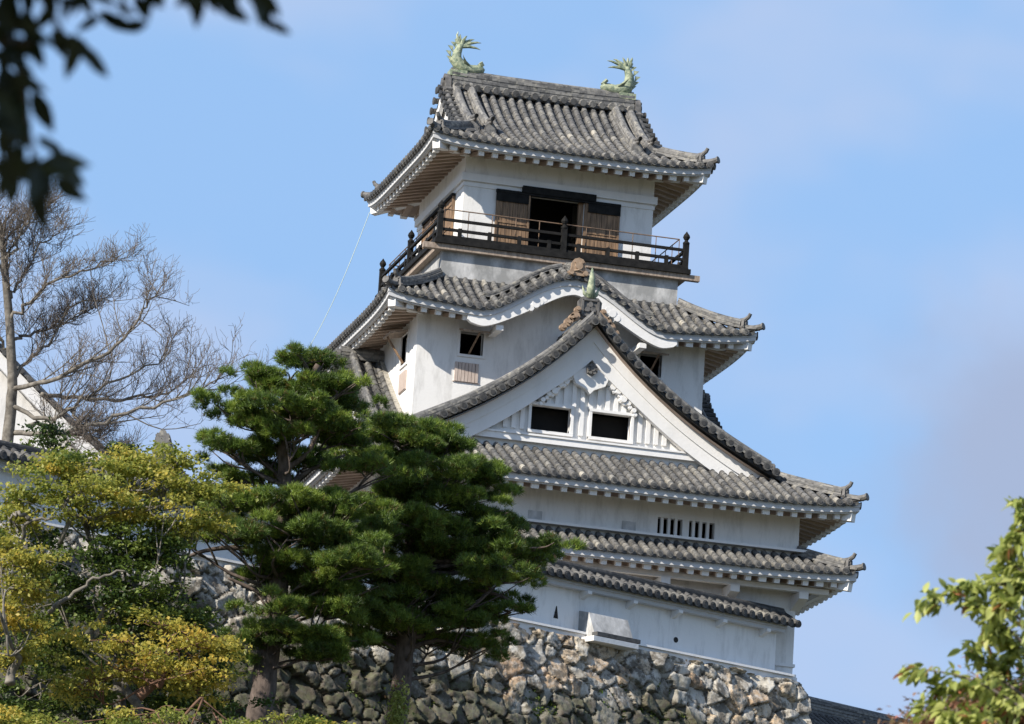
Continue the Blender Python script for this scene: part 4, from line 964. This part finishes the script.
P1 = [(325,364,32,12,.3),(302,360,32,9,-.3),(288,379,40,11,0),(338,388,34,12,-.6),(266,388,42,12,.2),(315,392,44,13,.6),(240,411,34,13,-.3),(290,408,44,12,-.8),(335,410,36,13,.4),(350,430,34,12,-.2),(262,424,46,12,.4),(310,426,40,12,.8),(232,446,38,14,-.2),(345,440,34,9,.9),(214,440,20,9,.3),
      (262,450,34,12,.5),(250,480,36,9,.9),(222,470,22,11,.8),(372,470,40,13,.2),(215,503,36,12,.2),(262,508,38,13,-.4),(310,502,42,13,-.6),(350,512,46,14,-.2),(188,540,32,11,.2),(235,535,42,12,-.6),(290,530,46,14,-.9),(340,540,50,14,.2),(262,556,34,12,-.2),(318,563,46,13,-.6),(356,562,50,14,-.9),(272,608,34,12,-.9),(330,592,42,12,.3),(250,640,26,9,-.5),(292,634,46,10,-.6),(335,645,34,9,.2),(300,583,32,9,.5),(285,432,36,11,-.8),(305,462,30,10,.5),(270,470,26,9,.9),(330,610,40,12,-.4),(270,575,36,10,.4),(350,590,44,12,-.3),(325,655,40,8,-.3),(245,660,24,7,-.2)]
P2 = [(415,429,40,11,0),(450,439,36,11,-.3),(385,433,30,10,.3),(395,436,44,13,-.7),(438,450,46,13,.5),(470,468,34,11,-.3),(384,460,44,13,.3),(428,474,50,14,-.8),(488,468,22,9,.2),(481,490,34,11,.4),(396,492,50,14,-.4),(452,502,50,14,-.4),(496,516,28,9,0),(374,508,46,13,.3),(420,524,54,14,-.9),(463,528,52,13,.5),(539,543,28,12,-.6),(510,545,36,9,.3),(378,536,48,15,-.6),(437,552,50,13,.2),(488,555,46,11,-.1),(500,577,42,15,-.9),(455,566,44,13,.6),(400,568,52,15,-.8),(372,576,48,15,0),(437,586,44,13,-.5),(511,611,24,5,-.7),(474,598,38,12,.4),(400,600,52,15,-.4),(443,614,50,13,.2),(365,605,46,12,.6),(467,624,32,11,-.4),(408,624,50,12,-.9),(478,645,32,11,.1),(375,640,44,9,.4),(430,640,38,9,.5),(345,612,40,11,-.2),(530,552,20,8,.1)]
n1 = pine('tall pine left of the other, its bare lower trunk in sunlight', 102.5, [(258,724,0),(266,668,0),(276,610,.1),(281,560,.2),(288,500,.2),(283,455,.1),(296,410,0),(318,365,0)], P1,
     [[(283,480,.2),(262,462,.4),(238,452,.4)], [(285,470,.1),(308,452,-.2),(322,424,-.2)], [(284,490,.2),(310,470,.3),(345,455,.4)], [(281,562,.2),(240,548,.2),(200,552,.1),(172,566,0)], [(278,600,.1),(255,590,.2),(228,578,.2)]], -4.6, .34, 3)
n2 = pine('dense pine right of the other, its dark trunk ivy-clad near the base', 106, [(397,724,0),(404,660,0),(412,600,0),(410,550,.1),(418,500,.1),(428,450,0),(420,424,0)], P2,
     [[(410,590,0),(455,585,-.2),(500,596,-.5),(516,606,-.6)], [(411,560,0),(470,560,-.2),(530,552,-.4)], [(405,650,0),(440,640,0),(475,652,0)]], -4.6, .29, 5)
print('needles', n1, n2)

def leaves(C, D, L, wid, rg, droop=.5, tint=None):
    n = len(C); d = unit(D+rg.normal(0, .5, C.shape)+np.array([0, 0, -droop])); l = (L*rg.uniform(.7, 1.25, n))[:, None]
    up = unit(rg.normal(0, .5, C.shape)+np.array([0, 0, 1.])); s = unit(np.cross(d, up)); u = np.cross(s, d); w = l*wid
    mid = C+d*l*.45; V = np.stack([C, mid-s*w+u*w*.35, C+d*l, mid+s*w+u*w*.35, ], 1).reshape(-1, 3)
    i = np.arange(n)*4; Fc = np.concatenate([np.stack([i, i+1, i+2], 1), np.stack([i, i+2, i+3], 1)])
    t = np.clip(tint if tint is not None else rg.normal(.5, .2, n), 0, 1); return V, Fc, np.repeat(t, 4)
def broad(name, label, cat, group, dist, base_px, basez, r0, clumps, limbs, mat, bark, L=.10, wid=.34, dens=1.0, seed=1, spread=.9, droop=.5, tmean=.5, bare_limbs=None):
    rg = np.random.default_rng(seed); b = at(*base_px, dist); b = np.array([b[0], b[1], basez])
    root = thing(name, b, label, cat, group)
    m = MB(); cen = [(at(x, y, dist+dd), hw/F*dist, hh/F*dist) for x, y, hw, hh, dd in clumps]
    mean = np.mean([c for c, _, _ in cen], 0); fork = b*.45+mean*.55
    fork = b*.72+mean*.28+np.array([*rg.normal(0, .15, 2), 0]); top = b*.3+mean*.7+np.array([*rg.normal(0, .35, 2), 0])
    T = bez([b, b*.5+fork*.5+rg.normal(0, .12, 3), fork, (fork+top)/2+rg.normal(0, .28, 3), top], 22)
    m.tube(T, [r0*(1-.75*i/21) for i in range(22)], 9); m.build('trunk', bark, root, smooth=True)
    bm = MB()
    for c, rx, rz in cen:
        f0 = T[rg.integers(9, 20)]; mid = (f0+c)/2+rg.normal(0, .30, 3); P = bez([f0, mid, c], 10); bm.tube(P, [max(.009, r0*.28*(1-.85*i/9)) for i in range(10)], 6)
        for k in range(7):
            q = P[rg.integers(5, 10)]; g = c+rg.normal(0, .5, 3)*np.array([rx, rx, rz]); bm.tube(bez([q, (q+g)/2+rg.normal(0, .08, 3), g], 6), [.022, .019, .016, .012, .009, .006], 5)
    bm.build('branches', bark, root, smooth=True)
    if limbs:
        lm = MB()
        for lb in limbs:
            P = bez([at(x, y, dist+dd) for x, y, dd in lb], 16); r_ = .055; lm.tube([p+rg.normal(0, .025, 3) for p in P], [r_*(1-.6*i/15) for i in range(16)], 7)
        o = lm.build('branches', M['bark_grey'], root, 'pale bare branches', smooth=True)
    C = []; T = []
    for c, rx, rz in cen:
        nl = max(6, int(rx*rz*27*spread)+7)
        for _ in range(nl):
            lc = c+rg.normal(0, .55, 3)*np.array([rx, rx*.8, rz*1.15]); lx = rg.uniform(.20, .46); n = int(85*dens*(lx/.3)**2)
            q = lc+rg.normal(0, .5, (n, 3))*np.array([lx, lx, lx*.34]); C.append(q); T.append(np.full(n, tmean+rg.normal(0, .20))+rg.normal(0, .12, n))
    C = np.concatenate(C); T = np.concatenate(T); D = unit(rg.normal(0, 1, C.shape)*np.array([1, 1, .3]))
    V, Fc, t = leaves(C, D, L, wid, rg, droop, T); fast_mesh('crown', V, Fc, t, mat, root); print(name, len(Fc)); return root
# upper yellow-green maple
broad('maple_tree', 'yellow-green maple with pale crooked branches below the turret ridge', 'maple tree', 'trees at the left edge', 98, (120, 724), -4.5, .16,
      [(110,462,42,12,.3),(70,474,32,11,0),(150,468,40,14,.2),(190,482,34,14,.2),(205,510,26,16,.1),(130,490,52,16,-.5),(80,500,44,14,-.3),(165,510,44,14,-.6),(18,502,20,10,.4),(10,520,22,14,0),(175,462,30,8,.5),(100,520,44,10,.2),(60,462,16,6,.5),(185,530,30,10,-.2)],
      [[(60,545,-.3),(72,515,-.5),(62,508,-.6),(90,518,-.5),(120,512,-.5),(150,506,-.4),(176,498,-.2)], [(18,555,0),(24,532,-.3),(30,520,-.5),(48,518,-.5),(70,512,-.5)], [(30,520,-.5),(18,512,-.5),(8,520,-.4)], [(62,508,-.6),(70,498,-.5),(80,490,-.4)]],
      M['maple'], M['bark_grey'], seed=11, tmean=.5)
# green shrubby tree between
broad('evergreen_tree', 'dark green broadleaf tree between the two yellow maples', 'tree', 'trees at the left edge', 97.6, (130, 724), -4.5, .15,
      [(90,560,44,18,0),(140,545,44,18,.2),(165,556,26,14,.1),(120,590,56,22,-.2),(155,600,40,20,.1),(192,632,20,18,.3),(70,600,36,24,.3),(140,640,50,24,.5),(192,662,26,20,.8),(60,650,40,28,.8),(120,690,70,26,1.0),(200,700,40,26,1.2),(40,560,26,20,.8),(25,690,36,30,.9)],
      [[(48,612,-.8),(75,592,-.9),(98,578,-.9),(128,572,-.9)], [(90,640,-.4),(110,600,-.6),(150,585,-.5)]], M['green_leaf'], M['bark_grey'], L=.10, wid=.36, seed=12, droop=.25, dens=1.05, tmean=.58)
# golden maple low
broad('maple_tree', 'golden yellow maple with a reddish forked trunk, lower left', 'maple tree', 'trees at the left edge', 96, (135, 740), -4.3, .11,
      [(110,640,34,12,0),(150,652,40,14,-.2),(195,645,36,12,0),(215,668,24,11,0),(85,668,26,13,0),(125,672,36,11,.3),(180,672,30,10,-.3),(75,690,22,10,.2),(200,690,20,8,.2),(225,645,16,8,.3),(160,625,24,7,.4)],
      [], M['maple_deep'], M['bark_red'], seed=13, tmean=.60, dens=.62, spread=.6)
broad('maple_tree', 'orange-tinged maple at the far left edge, below the pale branches', 'maple tree', 'trees at the left edge', 95.5, (5, 740), -4.3, .12,
      [(15,568,30,14,0),(35,590,24,12,.3),(8,610,24,16,.2),(30,630,22,12,0),(10,548,22,10,.3),(12,660,22,14,.3),(40,560,20,10,.1)],
      [], M['maple_deep'], M['bark_grey'], seed=14, tmean=.47, dens=.7, spread=.7)
broad('shrub', 'low yellow-green shrub along the bottom edge before the pine trunk', 'shrub', None, 93, (190, 760), -5.2, .06,
      [(60,735,40,14,0),(140,728,46,10,.2),(220,728,50,9,0),(290,726,40,8,.1),(335,732,34,8,0),(20,728,30,14,0)], [], M['maple'], M['bark_red'], seed=15, tmean=.45, dens=.9)
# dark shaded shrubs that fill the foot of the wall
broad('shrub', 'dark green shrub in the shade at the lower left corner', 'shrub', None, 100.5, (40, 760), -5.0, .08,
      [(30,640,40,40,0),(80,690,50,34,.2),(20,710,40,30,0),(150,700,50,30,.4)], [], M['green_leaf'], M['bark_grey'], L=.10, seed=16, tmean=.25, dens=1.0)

# ivy on the dark pine trunk, weeds on the stone wall
def patch(name, label, cat, kind, spots, dist_fn, mat, seed, L=.09, dens=1.0, parent=None):
    rg = np.random.default_rng(seed); C = []
    for x, y, hw, hh in spots:
        n = int(hw*hh*1.1*dens); px = x+rg.normal(0, .5, n)*hw; py = y+rg.normal(0, .5, n)*hh
        for a, b in zip(px, py): C.append(dist_fn(a, b))
    C = np.array(C)+rg.normal(0, .05, (len(C), 3)); D = unit(rg.normal(0, 1, C.shape)+DN*.8); V, Fc, t = leaves(C, D, L, .34, rg, .2, rg.normal(.6, .2, len(C)))
    o = fast_mesh(name, V, Fc, t, mat, parent); return tag(o, label, cat, kind=kind)
def on_wall(px, py, out=.12):
    d = ray(px, py); z = 0.; k = 110.
    for _ in range(6):
        off = .27*(BASEZ-z)+.02*(BASEZ-z)**2+.12+out; k = ((DO-CAM)@DN+off)/(d@DN); z = (CAM+k*d)[2]
    return CAM+d*k
patch('wall_weeds', 'low green weeds sprouting from the stone wall below the white box', 'weeds', 'stuff', [(590,705,46,14),(560,715,40,10),(640,716,40,9),(600,712,60,10),(540,716,40,9),(680,718,20,6),(430,712,30,10),(610,695,26,8),(660,690,10,5),(520,690,16,8),(350,690,20,24),(340,660,14,12),(370,700,14,18),(545,700,16,10)], on_wall, M['green_leaf'], 31, .10)
patch('ivy', 'bright green ivy clinging to the lower trunk of the dark pine', 'ivy', None, [(398,705,9,20),(396,722,9,10)], lambda a, b: at(a, b, 105.4), M['bright_leaf'], 32, .09, 2.5)

# ------------------------------------------------------------------ bare tree behind the wall
def bare_tree():
    rg = np.random.default_rng(41); dist = 128
    b = at(6, 470, dist); b = np.array([b[0], b[1], .9]); root = thing('bare_tree', b, 'leafless grey tree with fine twigs spreading to the right before the sky', 'tree')
    m = MB()
    trunk = bez([b, at(7, 440, dist), at(12, 380, dist), at(8, 300, dist), at(2, 240, dist), at(-8, 190, dist)], 20)
    m.tube([p+rg.normal(0, .015, 3) for p in trunk], [.20*(1-.70*i/19) for i in range(20)], 9); m.build('trunk', M['bark_grey'], root, smooth=True)
    limbs = [[(10,405,0),(45,420,-.4),(70,408,-.8),(100,388,-1),(136,372,-1),(172,354,-1.2)], [(8,432,0),(48,436,-.5),(80,428,-.9),(120,416,-1.2),(165,402,-1.2),(200,390,-1.2),(218,378,-1.2)],
             [(12,375,0),(30,360,.3),(55,335,.4),(75,305,.5),(110,298,.6)], [(10,320,0),(30,300,-.3),(55,282,-.6),(85,270,-.8),(118,258,-.9)], [(8,300,0),(25,275,.4),(40,248,.5),(60,232,.6)],
             [(5,260,0),(18,238,-.3),(30,220,-.5),(48,205,-.5)], [(10,350,0),(-20,320,.5),(-45,300,.6)], [(12,390,0),(50,380,-1),(95,360,-1.4),(126,335,-1.5),(146,308,-1.5),(158,290,-1.5)], [(30,425,-.2),(60,432,.4),(92,440,.5),(118,455,.5),(132,468,.4)], [(70,408,-.8),(82,425,-.9),(95,440,-.8),(118,460,-.8)], [(40,395,.2),(75,398,.8),(130,398,1.2),(165,395,1.4),(192,372,1.5)], [(12,340,0),(45,330,.8),(90,312,1.2)]]
    bm = MB(); tw = MB(); cnt = [0]
    def grow(P, r, lvl):
        if lvl > 3 or cnt[0] > 24000: return
        n = len(P); step = P[-1]-P[0]; ln = np.linalg.norm(step)
        k = {0: 20, 1: 6, 2: 4, 3: 1}[lvl]
        for _ in range(k):
            i = min(n-1, int(n*(.14+.86*(_+rg.random())/k))); q = P[i]; d = unit(P[min(i+1, n-1)]-P[max(i-1, 0)])
            d2 = unit(d*.75+rg.normal(0, .55, 3)*np.array([1, .8, .8])+np.array([0, 0, .30])); l = ln*rg.uniform(.14, .50)*(1.0 if lvl else .8)*(1.15-.5*i/n); l = min(max(l, .30), 2.4)
            e = q+d2*l*.5; e2 = e+unit(d2+rg.normal(0, .28, 3)+np.array([0, 0, .22]))*l*.5
            Q = bez([q, e, e2], 7 if lvl < 2 else 4); rr = max(.006, r*(.50 if lvl < 2 else .6)*(1-.4*i/n)); nq = len(Q)
            (bm if lvl < 1 else tw).tube(Q, [max(.0045, rr*(1-.65*j/(nq-1))) for j in range(nq)], 5 if lvl < 1 else 3, cap=False); cnt[0] += 1
            grow(Q, rr, lvl+1)
    for lb in limbs:
        P = bez([at(x, y, dist+dd) for x, y, dd in lb], 22); P = [p+rg.normal(0, .05, 3) for p in P]; ln = sum(np.linalg.norm(P[i+1]-P[i]) for i in range(21)); r_ = .018+.0085*ln
        bm.tube(P, [r_*(1-.82*j/21)+.006 for j in range(22)], 7); grow(P, r_*.8, 0)
    P = trunk[11:]; grow(P, .09, 0)
    bm.build('branches', M['bark_grey'], root, smooth=True); tw.build('twigs', M['bark_twig'], root); print('twigs', cnt[0])
bare_tree()
broad('shrub', 'dark green shrub behind the low wall at the foot of the bare tree', 'shrub', None, 122, (60, 470), .9, .06, [(40,436,16,8,0),(30,452,24,10,0),(120,452,12,6,.2),(60,458,16,8,.2)], [], M['green_leaf'], M['bark_grey'], L=.12, seed=18, tmean=.3, dens=.7, spread=.5)

# ------------------------------------------------------------------ right foreground branches (bright leaves)
def leafy(name, label, cat, dist, sprays, base, r0, mat, L, wid, seed, bark, per=9, thick=.016, extra=None):
    rg = np.random.default_rng(seed); root = thing(name, base, label, cat); bm = MB(); C = []; D = []
    for sp in sprays:
        P = bez([at(x, y, dist+dd) for x, y, dd in sp], 14); bm.tube(P, [thick*(1-.75*i/13) for i in range(14)], 6)
        for i in range(3, 14):
            d = unit(P[min(i+1, 13)]-P[i-1])
            for _ in range(per if i > 5 else per//2):
                q = P[i]+rg.normal(0, .035*dist/35, 3); dd = unit(d*.6+rg.normal(0, .6, 3)); C.append(q); D.append(dd)
    o = bm.build('branches', bark, root, smooth=True)
    C = np.array(C); D = np.array(D); n = len(C); d = unit(D+np.array([0, 0, -.45])); l = (L*rg.uniform(.75, 1.2, n))[:, None]
    up = unit(rg.normal(0, .45, C.shape)+np.array([0, 0, 1.])); s = unit(np.cross(d, up)); u = np.cross(s, d); V = []; Fc = []
    prof = [(0, .02), (.2, .75), (.45, 1.), (.72, .7), (1, .02)]
    for a, w in prof:
        bend = -u*l*.22*a*a
        for k in (-1, 0, 1): V.append(C+d*l*a+s*l*wid*w*k+bend+u*l*wid*w*abs(k)*.35)
    V = np.stack(V, 1); i0 = (np.arange(n)*15)[:, None]
    q = np.array([[r*3+c, r*3+c+1, r*3+c+4, r*3+c+3] for r in range(4) for c in range(2)]); Fc = (i0[:, :, None]+q[None]).reshape(-1, 4)
    t = np.repeat(np.clip(rg.normal(.5, .26, n), 0, 1), 15); fast_mesh('foliage', V.reshape(-1, 3), Fc, t, mat, root, smooth=True); return root, C
rb_base = at(1060, 724, 35); rb_base = np.array([rb_base[0]+.6, rb_base[1], gz(*rb_base[:2])])
sprays = [[(1060,690,0),(1020,640,0),(985,612,0),(950,595,0),(922,606,-.1)], [(1060,640,.1),(1020,590,.2),(985,585,.1),(955,588,0)], [(1050,600,0),(1020,570,0),(1000,552,.1)], [(1050,560,0),(1028,530,0),(1012,545,0)], [(1040,540,.1),(1030,515,.1),(1022,506,0)],
          [(1060,740,0),(1010,700,-.1),(960,676,0),(905,668,.1)], [(1050,720,0),(1000,680,.2),(965,690,.2),(935,690,.1)], [(1060,700,.3),(1030,650,.3),(1000,625,.2),(975,600,.2)], [(1060,680,-.2),(1020,620,-.2),(1002,604,-.1),(985,640,-.1)], [(1060,760,.2),(1010,730,.1),(960,712,0),(920,706,.1)], [(1070,690,.3),(1040,600,.3),(1024,570,.2),(1008,600,.2)], [(1060,730,.4),(1020,690,.4),(995,668,.4),(970,650,.3)], [(1075,720,.5),(1030,680,.5),(1015,650,.5),(1000,670,.4)], [(1050,760,-.2),(1000,735,-.2),(975,718,-.2),(945,722,-.2)], [(1070,660,.3),(1040,640,.4),(1010,590,.4),(998,575,.4)],
          [(1060,700,.2),(1035,690,.2),(1015,700,.2),(990,715,.2)], [(1060,670,.2),(1030,660,.1),(1012,640,.1),(990,630,.1)]]
sh, _ = leafy('leafy_tree', 'bright green broadleaf tree reaching in at the lower right corner', 'tree', 35, sprays, rb_base, .06, M['bright_leaf'], .112, .24, 51, M['bark_twig'], per=10)
m = MB(); hub = at(1062, 715, 35.1); m.tube(bez([rb_base, rb_base*.5+hub*.5+np.array([.1, 0, 0]), hub], 10), [.09*(1-.5*i/9) for i in range(10)], 8); m.build('trunk', M['bark_twig'], sh, smooth=True)
for q in ((1060, 640), (1050, 560), (1070, 680)): 
    m = MB(); e = at(*q, 35.05); m.tube(bez([hub, (hub+e)/2+np.array([.05, 0, .05]), e], 6), [.04, .036, .032, .028, .024, .02], 6); m.build('limb', M['bark_twig'], sh, smooth=True)

broad('shrub', 'reddish-brown dry shrub at the bottom right corner under the green leaves', 'shrub', None, 36, (985, 760), float(gz(*at(985, 760, 36)[:2])), .05, [(992,714,20,9,0),(965,724,18,6,.1),(1012,706,14,12,0),(980,735,30,8,.1)], [], M['red_leaf'], M['bark_red'], L=.06, wid=.2, seed=71, dens=6., spread=3., tmean=.5)
# ------------------------------------------------------------------ dark out-of-focus leaves overhead at the upper left
def dark_leaves():
    dist = 10; rg = np.random.default_rng(61)
    base = at(-420, 700, dist); base = np.array([base[0]-.5, base[1], gz(*base[:2])]); root = thing('overhanging_tree', base, 'dark evergreen branch with blurred leaves hanging in at the upper left corner', 'tree')
    L_ = [(14,14,80,44),(30,30,70,46),(8,45,100,40),(36,52,60,40),(22,70,80,38),(5,20,40,44),(45,18,130,36),(4,68,95,36),(40,38,20,36),(16,88,70,40),(22,84,110,36),(43,112,60,50),(12,122,40,44),(24,128,75,42),(6,104,90,36),(8,150,85,44),(16,160,95,48),(4,170,80,40),(12,190,105,44),(22,172,60,40),(2,140,90,40),
          (72,58,95,54),(66,44,60,36),(80,48,30,44),(92,58,32,36),(98,66,40,34),(60,36,10,26),(120,24,15,44),(112,18,20,34),(132,26,170,34),(148,4,95,38),(140,6,70,30),(126,10,30,24),(198,10,100,40),(190,2,80,30),(234,12,25,40),(228,6,20,30),(258,6,70,46),(266,16,75,40),(254,-4,60,36),(280,28,30,28),(270,4,50,36),
          (40,180,100,54),(40,206,80,60),(34,186,95,44),(46,182,70,40),(68,162,5,46),(72,176,25,50),(70,190,30,44),(58,170,10,40),(56,150,40,30),(30,170,120,36),(48,144,30,26),(88,24,150,30),(86,4,60,30),(66,8,100,28),(160,-4,90,30),(28,0,80,40),(10,0,90,44),(50,0,70,36)]
    for _ in range(46):
        x, y = abs(rg.normal(0, 26)), rg.uniform(-5, 185); L_.append((x*(1-.35*(y > 100)), y, rg.uniform(20, 120), rg.uniform(26, 40)))
    for _ in range(16): L_.append((rg.uniform(40, 275), abs(rg.normal(0, 7))-6, rg.uniform(20, 150), rg.uniform(22, 34)))
    C = []; D = []; LL = []
    for x, y, a, l in L_:
        c = at(x, y, dist+rg.uniform(-.5, .6)); d = math.cos(R(a))*(RT)-math.sin(R(a))*UP+FW*rg.normal(0, .35); C.append(c-unit(d)*l*.5/F*dist); D.append(unit(d)); LL.append(l/F*dist*.98)
    # unseen crown bulk added above and to the left to shade these leaves
    bulk = []
    n = 15000; ce = at(-250, -330, dist); q = rg.normal(0, 1, (n, 3)); q = unit(q)*(rg.random((n, 1))**.4)
    Q = ce+q[:, :1]*1.35*VR+q[:, 1:2]*1.5*VD+q[:, 2:]*np.array([0, 0, .95])
    d_ = Q-CAM; X = d_@RT; Y = d_@UP; Zz = d_@FW; u = F*X/Zz; v = -F*Y/Zz; PX = W/2+cr*u-sr*v; PY = H/2+sr*u+cr*v
    ok = (PX < -45) | (PY < -45); Q = Q[ok]
    C = np.concatenate([np.array(C), Q]); D = np.concatenate([np.array(D), unit(rg.normal(0, 1, Q.shape)+np.array([0, 0, -.6]))]); l = np.concatenate([np.array(LL), np.full(len(Q), .11)])[:, None]
    nn = len(C); nm = len(L_)
    vdir = np.tile(-FW, (nn, 1)); up = unit(np.where(np.arange(nn)[:, None] < nm, vdir, np.array([0, 0, 1.]))+rg.normal(0, .38, C.shape)); s = unit(np.cross(D, up)); uu = np.cross(s, D)
    V = []
    for a, w in [(0, .03), (.2, .75), (.45, 1.), (.72, .7), (1, .02)]:
        for k in (-1, 0, 1): V.append(C+D*l*a+s*l*.21*w*k-uu*l*.12*a*a+uu*l*.06*w*abs(k))
    V = np.stack(V, 1); i0 = (np.arange(nn)*15)[:, None]; q = np.array([[r*3+c, r*3+c+1, r*3+c+4, r*3+c+3] for r in range(4) for c in range(2)]); Fc = (i0[:, :, None]+q[None]).reshape(-1, 4)
    fast_mesh('foliage', V.reshape(-1, 3), Fc, np.repeat(np.clip(rg.normal(.4, .25, nn), 0, 1), 15), M['dark_leaf'], root)
    bm = MB(); hub = at(-260, -260, dist)
    for pts in ([(-260,-260),(-120,-90),(-20,20),(20,70),(28,130),(38,170)], [(-260,-260),(-100,-130),(20,-30),(60,30),(70,40)], [(-260,-260),(0,-160),(110,-60),(124,10)], [(-260,-260),(60,-170),(180,-70),(200,-10)], [(-260,-260),(100,-170),(230,-60),(262,-10)], [(-20,20),(10,40),(34,44)], [(20,-30),(110,-30),(146,-10)]):
        P = bez([at(x, y, dist) for x, y in pts], 14); bm.tube(P, [.012*(1-.75*i/13)+.002 for i in range(14)], 6)
    bm.build('branches', M['bark_twig'], root, smooth=True)
    m = MB(); m.tube(bez([base, (base+hub)/2+np.array([-.4, 0, .6]), hub], 14), [.16*(1-.8*i/13) for i in range(14)], 9); m.build('trunk', M['bark_grey'], root, smooth=True)
dark_leaves()
print('verts', sum(len(o.data.vertices) for o in bpy.data.objects if o.type == 'MESH'))
